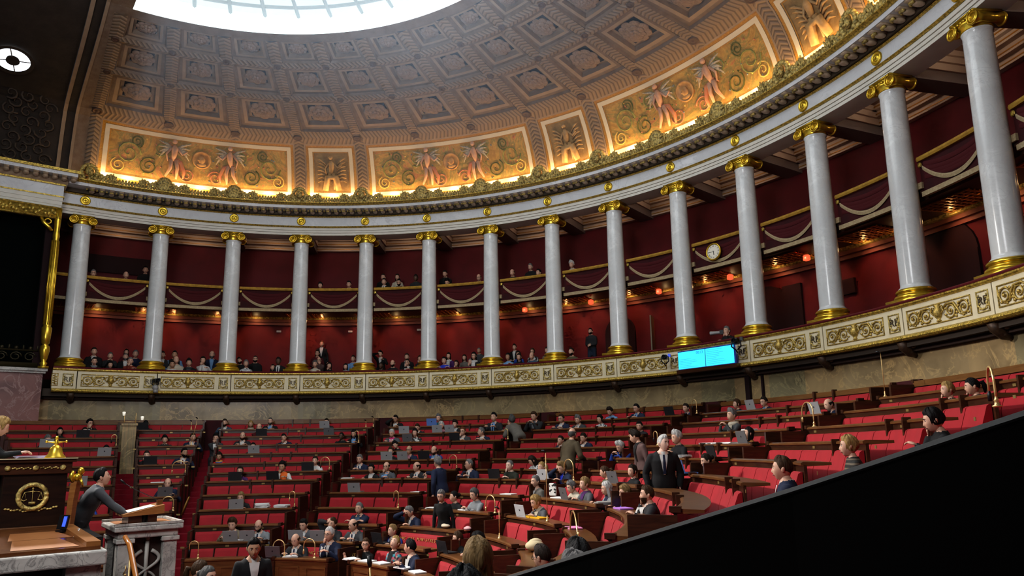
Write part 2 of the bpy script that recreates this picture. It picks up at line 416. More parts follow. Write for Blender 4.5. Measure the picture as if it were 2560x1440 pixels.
def hand(q, w, d, nrm, curl=.5, sc=1.0, side=1, mat=0):
    """hand from wrist w along d, back of the hand facing nrm; side is the thumb side"""
    d = Vector(d).normalized(); nrm = Vector(nrm); nrm = (nrm-d*nrm.dot(d)).normalized(); sd = d.cross(nrm)*side
    k = sc
    def pt(a, b, c): return w+d*a*k+sd*b*k+nrm*c*k
    q.tube([pt(-.01, 0, 0), pt(.02, 0, 0), pt(.055, .0, .002), pt(.088, 0, 0)], [.024*k, .034*k, .040*k, .036*k], 8, mat, (nrm, .42))
    for f_, (b, ln) in enumerate(((.030, .072), (.010, .080), (-.010, .074), (-.029, .058))):
        c0 = curl*(.8+.12*f_); a1 = c0*.9; a2 = c0*1.9; a3 = c0*2.6; p = [pt(.08, b, 0)]
        for an, l_ in ((a1, .42), (a2, .32), (a3, .26)):
            v = d*math.cos(an)-nrm*math.sin(an)+sd*(b*1.2); p.append(p[-1]+v*ln*l_*k)
        q.tube(p, [.0098*k, .0092*k, .0085*k, .006*k], 6, mat)
    p0 = pt(.018, .026, -.004); p1 = p0+(d*.55+sd*.75-nrm*.15)*.042*k; p2 = p1+(d*.85+sd*.25-nrm*(.2+curl*.3))*.03*k; p3 = p2+(d*.95-nrm*.35)*.022*k
    q.tube([p0, p1, p2, p3], [.013*k, .0115*k, .0095*k, .006*k], 6, mat)
def ik(sh, tgt, l1, l2, hint):
    v = tgt-sh; L_ = min(v.length, (l1+l2)*.995); v = v.normalized()*L_; a = (l1*l1-l2*l2+L_*L_)/(2*L_); h = math.sqrt(max(1e-6, l1*l1-a*a))
    hv = Vector(hint); hv = (hv-v.normalized()*hv.dot(v.normalized())).normalized(); return sh+v.normalized()*a+hv*h, sh+v
TMP = bpy.data.meshes.new('tmp')
def remesh(q, vox):
    me = q.mesh('tmp_body', SKINS[0]); o = bpy.data.objects.new('tmp_body', me); COL.objects.link(o)
    m = o.modifiers.new('r', 'REMESH'); m.mode = 'VOXEL'; m.voxel_size = vox
    s_ = o.modifiers.new('s', 'SMOOTH'); s_.factor = .5; s_.iterations = 3
    dg = bpy.context.evaluated_depsgraph_get(); ev = o.evaluated_get(dg); em = ev.to_mesh()
    n = len(em.vertices); V = np.empty(n*3); em.vertices.foreach_get('co', V); V = V.reshape(-1, 3)
    NN = np.empty(n*3); em.vertices.foreach_get('normal', NN); NN = NN.reshape(-1, 3)
    F = [tuple(p.vertices) for p in em.polygons]; ev.to_mesh_clear()
    bpy.data.objects.remove(o); bpy.data.meshes.remove(me); return V, NN, F
def seg_d(P, a, b):
    a = np.array(a); b = np.array(b); ab = b-a; t = np.clip(((P-a)@ab)/max(1e-9, ab@ab), 0, 1); return np.linalg.norm(P-(a+t[:, None]*ab), axis=1), t
PCOUNT = [0]
def person(loc, face, label, top, sk=0, hair='s', hc='d', pose='sit', arms='desk', lean=6, twist=0, hy=0, hp=0, hr=0, shirt=None, tie=None, trousers=None, beard=False, glasses=False, fem=False, sc=1.0, hi=False, group=None, jacket=True, vox=None, scarf=None, sleeve=None, robe=False, legs=True, shoes='black', seat=.45, RH=None, LH=None, kick=None, girth=1.0):
    """one figure; loc is the floor point under the pelvis, face the heading angle (world) of the chest"""
    PCOUNT[0] += 1; seed = PCOUNT[0]*17
    q = MB(); bones = []
    def T(pts, rs, name, n=10, flat=None):
        q.tube(pts, rs, n, 0, flat); bones.append((name, [Vector(p) for p in pts], rs))
    g = girth*(.92 if fem else 1.0); shw = (.148 if fem else .168)*(.5+.5*girth)
    zp = {'sit': seat+.09, 'stand': .93, 'lean': .93}[pose]
    pel = Vector((0, 0, zp)); le = rad(lean); tw = Matrix.Rotation(rad(twist), 3, 'Z')
    up = tw @ Vector((0, math.sin(le), math.cos(le))); right = tw @ Vector((1, 0, 0)); fwd = right.cross(up)*-1
    fwd = up.cross(right)
    def S(s_, x=0, y=0): return pel+up*s_+right*x+fwd*y
    # torso as lofted ellipses
    st = [(-.09, .135, .10), (-.03, .17, .125), (.05, .168, .125), (.16, .145*1.03, .112), (.28, .165, .12), (.38, .178, .118), (.43, .160, .10), (.475, .125, .085), (.52, .075, .066)]
    if fem: st = [(-.09, .135, .10), (-.03, .172, .125), (.05, .165, .12), (.16, .128, .10), (.28, .148, .122), (.35, .158, .13), (.43, .145, .09), (.48, .10, .07), (.515, .06, .055)]
    vs = []; n_ = 16
    for (s_, rx, ry) in st:
        for i in range(n_):
            a = 2*PI*i/n_; vs.append(S(s_)+right*rx*g*math.cos(a)+fwd*ry*(g if abs(s_) < .4 else 1)*math.sin(a))
    fs = [(j*n_+i, j*n_+(i+1) % n_, (j+1)*n_+(i+1) % n_, (j+1)*n_+i) for j in range(len(st)-1) for i in range(n_)]
    fs += [tuple(range(n_-1, -1, -1)), tuple((len(st)-1)*n_+i for i in range(n_))]
    q.add(vs, fs); bones.append(('torso', [S(-.02), S(.46)], [.15, .15]))
    Rh = Matrix.Rotation(rad(-hy), 3, 'Z') @ Matrix.Rotation(rad(hp), 3, 'X') @ Matrix.Rotation(rad(hr), 3, 'Y')
    nb = S(.50, 0, -.005); fwdh = math.sin(le)*.03
    hc_ = nb+up*.018+(Rh @ Vector((0, .035, .125)))+Vector((0, fwdh, 0))
    T([S(.44), nb, hc_+Rh @ Vector((0, -.025, -.075))], [.062, .058 if not fem else .05, .055 if not fem else .047], 'neck')
    # arms
    hands = []
    deskz = DESK+.02 if pose == 'sit' else 0
    presets = {'desk': (Vector((.17, .34, deskz+.035)), Vector((-.17, .36, deskz+.035))), 'close': (Vector((.07, .37, deskz+.035)), Vector((-.06, .40, deskz+.035))), 'cross': (Vector((-.10, .30, deskz+.05)), Vector((.10, .33, deskz+.05))),
               'lap': (Vector((.12, .28, zp+.10)), Vector((-.12, .28, zp+.10))), 'side': (Vector((.25, .04, zp-.10)), Vector((-.25, .04, zp-.10))), 'front': (Vector((.04, .22, zp+.10)), Vector((-.04, .25, zp+.07))), 'phone': (Vector((.06, .34, deskz+.13)), Vector((-.06, .33, deskz+.12)))}
    chin = hc_+Rh @ Vector((.03, .10, -.125))
    chinl = hc_+Rh @ Vector((-.03, .10, -.125)); brow = hc_+Rh @ Vector((.05, .10, .05))
    R_, L_ = presets.get(arms, presets['desk'])
    if arms == 'chin': R_, L_ = chin, presets['desk'][1]
    if arms == 'chinl': R_, L_ = presets['desk'][0], chinl
    if arms == 'brow': R_, L_ = brow, presets['desk'][1]
    if arms == 'browl': R_, L_ = presets['desk'][0], hc_+Rh @ Vector((-.05, .10, .05))
    if arms == 'wave': R_, L_ = Vector((.33, .22, zp+.42)), presets['desk'][1]
    if arms == 'both': R_, L_ = chin, chinl
    if RH is not None: R_ = Vector(RH)
    if LH is not None: L_ = Vector(LH)
    ul, fl_ = (.29, .25) if not fem else (.27, .235)
    for s_, tg in ((1, R_), (-1, L_)):
        sh = S(.435, s_*shw); hint = (s_*.6, -.5, -.9) if arms != 'cross' else (s_*1, -.2, -.5)
        d0 = (tg-sh).normalized(); wr_t = tg-d0*.03
        el, wr = ik(sh, wr_t, ul, fl_, hint)
        T([S(.40, s_*(shw-.08)), sh, sh.lerp(el, .5), el], [.060, .058 if not fem else .048, .052 if not fem else .041, .043 if not fem else .036], 'uarm'); T([el, el.lerp(wr, .4), wr], [.043 if not fem else .036, .041 if not fem else .034, .028 if not fem else .024], 'farm')
        fd_ = (wr-el).normalized()
        if (arms in ('chin', 'both') and s_ == 1) or (arms in ('chinl', 'both') and s_ == -1): hd = (fd_*.5+(hc_+Rh @ Vector((0, .09, -.06))-wr).normalized()).normalized(); hands.append((wr, hd, Rh @ Vector((s_*.5, 1, 0)), 1.1, s_))
        elif arms in ('brow', 'browl') and (tg-hc_).length < .2: hands.append((wr, (hc_+Vector((0, .05, .10))-wr).normalized(), Rh @ Vector((s_*.3, 1, 0)), .7, s_))
        elif arms == 'wave' and s_ == 1: hands.append((wr, Vector((.1, .1, 1)), Vector((0, -1, 0)), .15, s_))
        elif arms == 'side' : hands.append((wr, Vector((0, .15, -1)), Vector((s_, .2, 0)), .35, s_))
        elif arms == 'front': hands.append((wr, Vector((-s_*.8, .4, -.3)), Vector((0, 1, .3)), .7, s_))
        else: hands.append((wr, Vector((fd_.x-s_*.15, fd_.y, fd_.z*.4)), Vector((s_*.15, 0, 1)), .42, s_))
    # legs
    if legs:
        for s_ in (-1, 1):
            if pose == 'sit':
                hp_, kn, an = pel+Vector((s_*.09, 0, -.015)), pel+Vector((s_*.12, .36, .0)), Vector((s_*.12, .27, .09))
                T([hp_, hp_.lerp(kn, .5), kn], [.085, .072, .056], 'thigh'); T([kn, kn.lerp(an, .35), an], [.055, .052, .034], 'calf')
            else:
                dy = (.10 if s_ > 0 else -.06) if kick is None else kick*s_
                hp_, kn, an = pel+Vector((s_*.085, 0, -.02)), Vector((s_*.095, dy*.6+.03, .49)), Vector((s_*.10, dy, .09))
                T([hp_, hp_.lerp(kn, .5), kn], [.095, .078, .056], 'thigh'); T([kn, kn.lerp(an, .35), an], [.055, .056, .036], 'calf')
            T([an+Vector((0, -.04, -.045)), an+Vector((0, .06, -.05)), an+Vector((s_*.01, .17, -.065))], [.038, .040, .028], 'foot', 8)
    V, NN, F = remesh(q, vox or (.022 if hi else .03))
    fc = np.array([V[list(f)].mean(0) for f in F]); best = np.full(len(F), 9e9); lab = np.zeros(len(F), int); names = []; tt = np.zeros(len(F))
    for name, pts, rs in bones:
        if name not in names: names.append(name)
        m_ = len(pts)
        for i in range(m_-1):
            d_, t_ = seg_d(fc, pts[i], pts[i+1]); d_ = d_/(rs[i]*.5+rs[i+1]*.5)
            u = d_ < best; best[u] = d_[u]; lab[u] = names.index(name); tt[u] = (i+t_[u])/(m_-1)
    L2 = [names[i] for i in lab]
    # body mesh with head, eyes and hands added
    b = MB(); b.v = [tuple(v) for v in V]; b.f = list(F); b.m = [0]*len(F)
    hq = MB(); head_mesh(hq, 22 if hi else 14); HM = Matrix.Translation(hc_) @ Rh.to_4x4() @ Matrix.Diagonal((1.02 if fem else 1.07, 1.03 if fem else 1.07, 1.02 if fem else 1.07, 1))
    hq.xf(HM); o_ = len(b.v); b.v += hq.v; b.f += [tuple(i+o_ for i in f) for f in hq.f]; b.m += hq.m
    for (w_, d_, n__, c_, s_) in hands: hand(b, w_, d_, n__, c_, .98 if not fem else .88, -s_)
    root = b.build('person', [SKINS[sk], EYEW, EYED, LIPS], None, True)
    if sc != 1.0: root.scale = (sc, sc, sc)
    root.location = loc; root.rotation_euler = (0, 0, face-PI/2)
    tag(root, label, 'person', group)
    def garment(name, sel, off, mat):
        use = sorted({i for f, s_ in zip(F, sel) if s_ for i in f}); mp = {i: k for k, i in enumerate(use)}
        if not use: return
        vv = V[use]+NN[use]*off
        g_ = MB(); g_.v = [tuple(x) for x in vv]; g_.f = [tuple(mp[i] for i in f) for f, s_ in zip(F, sel) if s_]; g_.m = [0]*len(g_.f)
        return g_.build(name, mat, root, True)
    upv = np.array(up); hgt = (fc-np.array(pel))@upv
    tors = np.array([l in ('torso',) for l in L2]); ua = np.array([l == 'uarm' for l in L2]); fa = np.array([l == 'farm' for l in L2]); nk = np.array([l == 'neck' for l in L2])
    leg = np.array([l in ('thigh', 'calf') for l in L2]); ft = np.array([l == 'foot' for l in L2])
    body_hi = (nk & (hgt < (.50 if shirt else .485))) | (tors & (hgt < .505))
    fx = (fc-np.array(pel))@np.array(right); ff = (fc-np.array(pel))@np.array(fwd)
    if shirt: body_hi &= ~((ff > .0) & (hgt > .405) & (np.abs(fx) < .062*(hgt-.36)/.11))
    cut = (-.06 if pose == 'sit' else -.16) if jacket else .0
    jk = (body_hi & (hgt > cut)) | (ua) | (fa & (tt < .93))
    if pose != 'sit' and jacket: jk |= (leg & (hgt > -.16))
    tm = clothmat(trousers or ('charcoal' if top not in ('navy', 'black') else top))
    if sleeve:
        garment('shirt', ua | (fa & (tt < .93)), .010, clothmat(sleeve)); jk = body_hi & (hgt > cut) | (ua & (tt < .30))
    garment('jacket' if jacket and shirt else 'top', jk, .016 if jacket else .011, clothmat(top))
    if legs:
        garment('trousers', ((leg | (tors & (hgt <= .02))) & ~(jk & (hgt > -.14))), .008, tm); [garment('shoe', ft & (fc[:, 0]*s_ > 0), .007, clothmat(shoes)) for s_ in (-1, 1)]
    # collar, shirt front, tie laid over the chest
    bv = BVHTree.FromPolygons([Vector(x) for x in V], F)
    def chest(w0, w1, s0, s1, off, name, mat, nseg=8, point=False):
        P = []
        for i in range(nseg+1):
            t_ = i/nseg; s_ = s0+(s1-s0)*t_; w_ = w0+(w1-w0)*t_; row = []
            for x in (-w_, -w_*.33, w_*.33, w_):
                o0 = S(s_, x, .45); hit = bv.ray_cast(o0, -fwd); p = hit[0] if hit[0] is not None else S(s_, x, .10)
                row.append(p+fwd*off)
            P.append(row)
        g_ = MB(); g_.grid(P); me = g_.mesh(name, mat, True)
        return link(name, me, root)
    if shirt:
        chest(.066, .016, .475, .17, .030, 'shirt_front', clothmat(shirt))
        g_ = MB()
        g_.lathe([(.095, -.05), (.112, -.052), (.090, -.015), (.073, .026), (.064, .028)], (0, 0, 0), 18); Mx = Matrix(((right.x, fwd.x, up.x, nb.x), (right.y, fwd.y, up.y, nb.y), (right.z, fwd.z, up.z, nb.z-.01), (0, 0, 0, 1))); g_.xf(Mx)
        g_.build('collar', clothmat(shirt), root, True)
    if tie: chest(.014, .026, .475, .18, .040, 'tie', clothmat(tie))
    if scarf:
        g_ = MB(); g_.lathe([(.058, -.03), (.10, -.045), (.115, -.01), (.10, .03), (.062, .04)], (0, 0, 0), 16); g_.xf(Matrix(((right.x, fwd.x, up.x, nb.x), (right.y, fwd.y, up.y, nb.y), (right.z, fwd.z, up.z, nb.z-.02), (0, 0, 0, 1)))); g_.build('scarf', clothmat(scarf), root, True)
        chest(.06, .07, .45, .16, .03, 'scarf', clothmat(scarf))
    if hair:
        h_ = hair_mesh(hair, seed, hi); h_.xf(HM); h_.build('hair', hairmat(hc), root, True)
    if beard: g_ = beard_mesh(); g_.xf(HM); g_.build('beard', hairmat(hc if hc not in 'wyY' else 'g'), root, True)
    if glasses: g_ = glasses_mesh(); g_.xf(HM); g_.build('glasses', black, root)
    return root
SEATED = [
(2,1,158.80,0.911,dict(top='bluegrey',shirt='white',hc='d',beard=True),'blue-grey jacket and open white shirt'),
(2,1,155.26,0.880,dict(top='black',scarf='cream',hair='l',hc='y',fem=True,hp=-12,jacket=False),'black top and cream scarf, looking down'),
(2,2,153.61,0.954,dict(top='darkred',hair='b',hc='G',arms='chin',jacket=False),'dark red jumper, hand on chin'),
(2,1,152.56,0.940,dict(top='black',shirt='skyblue',hair='f',hc='G',beard=True),'black jacket and open blue shirt'),
(2,1,144.50,0.913,dict(top='charcoal',shirt='white',hair='f',hc='d',hp=-12),'dark jacket behind an open laptop'),
(1,3,162.52,0.930,dict(top='navy',shirt='white',hc='n',hy=-25),'navy suit, smiling sideways'),
(2,3,159.22,0.909,dict(top='midgrey',shirt='white',hc='k',arms='both',hair='v'),'grey jacket with both hands at the face'),
(2,3,155.41,0.945,dict(top='charcoal',shirt='white',hc='n',beard=True,hair='b'),'dark jacket and open white shirt'),
(2,4,153.23,0.885,dict(top='charcoal',hc='k',arms='chin',jacket=False),'dark jumper, hand on mouth, behind a tablet'),
(2,3,149.20,0.899,dict(top='navy',shirt='white',hc='k',arms='chin',hp=-8,hr=10),'navy suit, resting chin on hand'),
(1,5,163.10,0.972,dict(top='navy',shirt='white',tie='darkred',hc='k',beard=True,sk=1,hy=-30),'navy suit and dark red tie'),
(2,5,157.74,0.880,dict(top='red',scarf='sash',hair='c',hc='d',fem=True,arms='close',jacket=False,sk=1,hp=-8),'bright red top and yellow scarf'),
(2,7,152.86,0.923,dict(top='purple',hair='l',hc='d',fem=True,arms='chin',jacket=False),'purple top, hand on mouth, behind a laptop'),
(2,7,145.53,1.004,dict(top='orange',sleeve='white',hair='c',hc='k',fem=True,arms='chin',jacket=False,hp=-10,sk=1),'orange vest over white sleeves'),
(2,6,141.14,0.940,dict(top='white',hair='u',hc='d',fem=True,jacket=False),'white jacket behind a brass lamp'),
(2,9,150.22,0.943,dict(top='black',hair='l',hc='Y',fem=True,hp=-14,jacket=False),'black top, looking down at a laptop'),
(2,11,148.29,1.010,dict(top='beige',shirt='white',tie='black',hair='v',hc='n',hp=-16),'beige jacket behind a laptop'),
(2,11,142.27,0.976,dict(top='lightgrey',shirt='white',tie='navy',hair='b',hc='d',beard=True,glasses=True,hp=-16),'light grey suit with round glasses'),
(3,11,131.37,0.987,dict(top='grey',shirt='white',tie='black',hc='k',hp=-18),'grey suit between two laptops'),
(3,12,128.81,0.991,dict(top='charcoal',shirt='white',tie='navy',hair='b',hc='n',hp=-18),'dark suit, reading papers'),
(3,11,124.57,0.995,dict(top='charcoal',shirt='pink',hc='n',arms='brow',hr=-12),'dark jacket and pink shirt, head on hand'),
(3,12,119.24,1.080,dict(top='navy',shirt='white',tie='navy',hc='w',glasses=True,arms='chin'),'navy suit, hand on cheek'),
(3,10,122.11,0.977,dict(top='navy',shirt='bluegrey',hc='g',arms='cross'),'navy suit with arms folded'),
(3,11,118.29,0.984,dict(top='midgrey',shirt='white',tie='navy',hair='b',hc='d',hp=-10,hy=25),'dark grey suit, looking aside'),
(4,12,107.96,0.952,dict(top='black',hair='p',hc='n',fem=True,glasses=True,jacket=False,arms='wave',hy=-38,RH=(.42,.25,.88)),'black top, one arm stretched out'),
(4,11,107.32,0.918,dict(top='blue',shirt='white',tie='navy',hc='Y',hy=20),'bright blue suit behind a dark laptop'),
(4,12,97.72,1.009,dict(top='floral',shirt='black',hair='o',hc='y',fem=True,arms='lap',hp=28,hy=-20),'multicoloured floral jacket, head tilted back'),
(4,12,89.00,1.016,dict(top='navy',shirt='white',hc='k',hy=50,arms='close',lean=12,hi=True),'dark suit, turned to the neighbour in floral jacket'),
(4,10,108.95,0.955,dict(top='navy',shirt='white',hc='g',arms='brow',hp=-18,hy=15),'navy suit, hand covering face'),
(4,9,103.60,0.936,dict(top='black',hair='u',hc='k',fem=True,jacket=False,hy=30),'black top, half hidden behind the standing person'),
(4,9,98.15,1.000,dict(top='lightgrey',hair='o',hc='G',fem=True,arms='close',hp=-14,jacket=False,shirt=None),'pale grey blouse, reading a white sheet'),
(5,11,84.96,0.912,dict(top='black',hair='l',hc='n',fem=True,jacket=False,hy=10),'black top with long brown hair, behind a laptop'),
(5,11,73.81,0.988,dict(top='charcoal',hair='c',hc='k',hp=-20,jacket=False),'dark top, bent low over the desk'),
(3,1,134.21,0.953,dict(top='black',shirt='white',hc='k',arms='brow',hp=-14,sk=1),'black suit, hand on brow, holding a paper'),
(3,1,127.67,0.933,dict(top='teal',hair='v',hc='g',fem=True,jacket=False),'teal top behind a blue screen'),
(3,2,129.65,0.895,dict(top='charcoal',shirt='white',hc='n',hp=-20),'dark suit, head bowed'),
(3,2,125.85,0.915,dict(top='pink',hair='v',hc='w',fem=True,jacket=False,hp=-10),'pink top behind two laptops'),
(3,2,123.69,0.940,dict(top='black',shirt='white',hair='v',hc='d',fem=True,hp=-8),'black jacket and white shirt with fringe of dark hair'),
(3,3,132.42,0.957,dict(top='grey',shirt='white',tie='magenta',scarf='magenta',hc='w',hp=-14),'grey jacket and magenta scarf'),
(3,3,128.66,0.953,dict(top='dotted',hair='o',hc='k',fem=True,jacket=False,arms='close',hp=-6),'black and white spotted top'),
(3,3,120.82,0.948,dict(top='midgrey',shirt='white',hc='r',glasses=True,arms='chin'),'grey suit, hand under chin, with glasses'),
(3,3,117.30,0.950,dict(top='navy',hc='g',lean=22,hy=40,shirt='white'),'navy suit, leaning to one side'),
(3,2,117.46,1.072,dict(top='charcoal',shirt='skyblue',tie='navy',hc='k',sc_=1.1),'dark suit and long blue tie'),
(2,3,140.43,0.903,dict(top='black',hair='f',hc='k',sk=2,jacket=False,hy=20),'black coat with white badge'),
(2,3,138.49,0.967,dict(top='black',shirt='skyblue',hair='l',hc='k',fem=True,hp=-12),'black jacket over pale blue shirt'),
(3,4,130.18,0.880,dict(top='black',hair='c',hc='k',fem=True,hp=-18,hr=18,jacket=False),'black top, head tilted down'),
(3,5,129.55,0.914,dict(top='black',hair='v',hc='n',fem=True,jacket=False),'black top behind a silver laptop'),
(3,5,126.31,0.938,dict(top='navy',shirt='pink',hair='b',hc='d',glasses=True,sk=1),'navy jacket and pink shirt'),
(3,5,121.82,0.928,dict(top='blue',shirt='skyblue',hair='b',hc='n',hp=-8,beard=True),'blue jacket and pale blue shirt'),
(3,6,133.22,0.962,dict(top='navy',shirt='white',tie='navy',hc='g',arms='close',hp=-8),'navy suit, smiling'),
(3,7,129.03,0.923,dict(top='black',shirt='white',hair='o',hc='k',fem=True,hp=-6),'black jacket with short black bob'),
(3,7,126.10,0.956,dict(top='grey',shirt='skyblue',hair='b',hc='d',glasses=True,arms='chin'),'grey suit, hand over mouth'),
(3,7,120.03,0.948,dict(top='charcoal',shirt='white',tie='bluegrey',hair='b',hc='d',hy=35),'dark suit and pale blue tie, turned aside'),
(4,7,109.33,0.992,dict(top='navy',shirt='white',tie='black',hair='f',hc='g',glasses=True,hy=35),'navy suit and black-rimmed glasses'),
(3,2,114.90,0.930,dict(top='midgrey',shirt='skyblue',tie='navy',hair='f',hc='g',glasses=True),'grey suit and dark glasses'),
(4,2,110.88,1.065,dict(top='charcoal',shirt='lightgrey',hc='n',arms='phone',hp=-16,sc_=1.1),'dark suit, looking at a phone'),
(4,2,106.59,0.970,dict(top='navy',shirt='white',hc='n',glasses=True,hp=-6),'navy jacket and white shirt with glasses'),
(4,2,103.91,0.928,dict(top='midgrey',shirt='white',tie='black',hair='v',hc='g',hp=-10),'grey suit and black tie'),
(4,2,100.39,0.920,dict(top='patterned',hair='o',hc='k',fem=True,jacket=False,hp=-12,arms='cross'),'black and white patterned top'),
(4,1,101.02,0.928,dict(top='skyblue',hair='v',hc='d',fem=True,hp=-24,jacket=False),'sky blue jacket, reading'),
(4,1,97.07,0.948,dict(top='navy',shirt='skyblue',tie='navy',hc='k',glasses=True,hp=-8),'navy suit and blue shirt with glasses'),
(4,3,91.27,0.920,dict(top='charcoal',hc='k',hy=-20,jacket=False,hp=-8),'charcoal jumper with outstretched arm'),
(4,4,97.57,0.924,dict(top='navy',shirt='white',hc='d',arms='chin',hp=-12),'navy suit, finger on chin'),
(4,4,101.77,0.880,dict(top='navy',shirt='white',hc='d',arms='chin'),'navy suit, hidden behind the brown jacket'),
(4,6,99.79,0.907,dict(top='patterned',hair='l',hc='d',fem=True,jacket=False,hp=-30,hy=30),'grey patterned jumper, head down'),
(4,7,100.76,0.965,dict(top='darkgreen',hair='f',hc='g',arms='chin',jacket=False,sk=3),'dark green jumper, hand over nose'),
(4,7,93.75,0.936,dict(top='white',hair='p',hc='y',fem=True,jacket=False,arms='chin'),'white jumper with blond ponytail'),
(4,7,88.86,0.942,dict(top='navy',shirt='royal',hair='v',hc='Y',arms='brow',hp=-18),'navy suit and blue tie, hand on head'),
(5,7,77.88,0.899,dict(top='olive',hair='p',hc='n',fem=True,jacket=False,lean=16,hy=35,hp=-10),'olive jacket, leaning towards the neighbour'),
(5,7,72.08,0.905,dict(top='black',hair='o',hc='d',fem=True,jacket=False,hy=-15),'black jumper, facing the person in olive'),
(5,5,86.80,0.943,dict(top='blue',shirt='black',hair='v',hc='w',hp=-26,arms='phone'),'blue jacket, looking down at papers'),
(4,8,89.28,0.957,dict(top='warmgrey',shirt='white',hc='g',arms='front',hi=True),'grey checked suit, in profile'),
(5,8,79.22,0.925,dict(top='cream',hair='o',hc='g',fem=True,jacket=False,hp=-22,hi=True),'cream jacket, holding a chequered bag'),
(5,8,75.88,0.960,dict(top='grey',shirt='purple',hair='o',hc='Y',fem=True,hi=True),'grey jacket over purple top'),
(5,8,68.76,0.932,dict(top='lightgrey',shirt='navy',hair='l',hc='w',fem=True,hp=-10,hi=True),'pale grey cardigan with long white hair'),
(6,8,62.13,0.921,dict(top='royal',shirt='cream',hair='o',hc='Y',fem=True,hp=-12,hi=True),'bright blue jacket with light brown bob'),
(6,8,52.19,0.944,dict(top='charcoal',shirt='white',hc='n',beard=True,arms='chin',hi=True),'dark suit, hand over mouth'),
(5,7,64.16,0.880,dict(top='black',hair='o',hc='y',fem=True,jacket=False,hi=True),'black jacket with blond bob'),
(5,9,79.01,0.977,dict(top='grey',shirt='cream',hair='o',hc='y',fem=True,arms='chin',hp=-20,lean=14,hi=True),'grey leather jacket, bent over a tablet'),
(5,5,75.84,1.057,dict(top='black',hair='v',hc='w',fem=True,jacket=False,hp=-8),'black top behind a white paper'),
(5,4,68.59,0.882,dict(top='ochre',hair='l',hc='k',fem=True,jacket=False,hy=12,hp=10),'ochre jacket behind a grey laptop'),
(6,6,62.05,0.909,dict(top='black',hair='u',hc='d',fem=True,jacket=False,hp=-12,hi=True),'black jacket with a bun, in profile'),
(5,3,76.04,1.013,dict(top='midgrey',hair='v',hc='g',fem=True,jacket=False,arms='phone',scarf='cream'),'dark grey jacket and cream scarf'),
(5,1,82.42,0.880,dict(top='black',hair='o',hc='n',fem=True,jacket=False,hy=20),'black top, half hidden behind grey hair'),
(5,1,78.55,0.880,dict(top='navy',shirt='skyblue',tie='navy',hc='d',glasses=True,hp=-8),'navy suit and blue tie beside a laptop'),
(4,1,89.72,0.880,dict(top='navy',shirt='skyblue',tie='royal',hc='d',hp=-6),'navy suit beside a tall brass lamp'),
(6,6,30.89,0.904,dict(top='navy',shirt='white',hc='n',hi=True,arms='front'),'navy jacket, just above the black rail'),
(5,2,65.75,0.880,dict(top='navy',shirt='navy',hair='b',hc='k',hp=-14),'navy jumper, bent over a book'),
(6,2,50.21,0.880,dict(top='black',hair='o',hc='y',fem=True,jacket=False,arms='chin'),'black top, hand over mouth'),
(6,2,46.98,0.880,dict(top='black',hair='p',hc='k',fem=True,jacket=False,arms='chin',hp=-8,hy=10),'black jacket, chin on hand, turned to the neighbour'),
(6,4,31.41,0.880,dict(top='black',hair='o',hc='k',fem=True,jacket=False,arms='chin',hi=True,hp=-12),'black top, talking on a phone'),
(6,5,35.95,0.880,dict(top='striped',hair='o',hc='y',fem=True,jacket=False,hi=True,arms='lap'),'brown striped jumper with blond bob'),
(0,1,175.76,0.899,dict(top='black',shirt='white',hair='c',hc='k',hy=-25,arms='chin',glasses=True),'black jacket, turned sideways'),
(0,2,176.37,0.882,dict(top='olive',shirt='white',hc='d',beard=True,sk=3),'olive jacket behind a dark laptop'),
(0,2,179.28,0.880,dict(top='black',hair='l',hc='k',fem=True,scarf='black',jacket=False),'black top and dark headscarf'),
(6,3,-179.07,0.903,dict(top='charcoal',hair='v',hc='g',glasses=True,hp=-8,jacket=False),'dark jumper behind a grey laptop'),
(1,1,169.00,0.887,dict(top='charcoal',shirt='white',hc='k',hp=-10,beard=True),'dark jacket, looking down at a laptop'),
(1,3,166.24,0.880,dict(top='charcoal',hair='v',hc='k',jacket=False),'charcoal jumper in the shade'),
(0,4,173.89,0.880,dict(top='charcoal',hc='k',beard=True,jacket=False,hp=-6),'charcoal jumper behind a silver laptop'),
(1,5,168.37,0.928,dict(top='black',hc='d',beard=True,arms='chin',jacket=False),'black jumper, knuckles on mouth'),
(0,7,178.06,0.914,dict(top='midgrey',hair='l',hc='k',fem=True,jacket=False,arms='phone'),'dark grey top, holding a phone'),
(1,8,164.30,0.976,dict(top='navy',shirt='white',tie='navy',hair='b',hc='d',hp=-10),'navy suit, reading a laptop screen'),
(0,9,177.74,0.960,dict(top='blue',hair='v',hc='g',jacket=False,hy=20),'blue jacket, half hidden behind the speaker'),
]
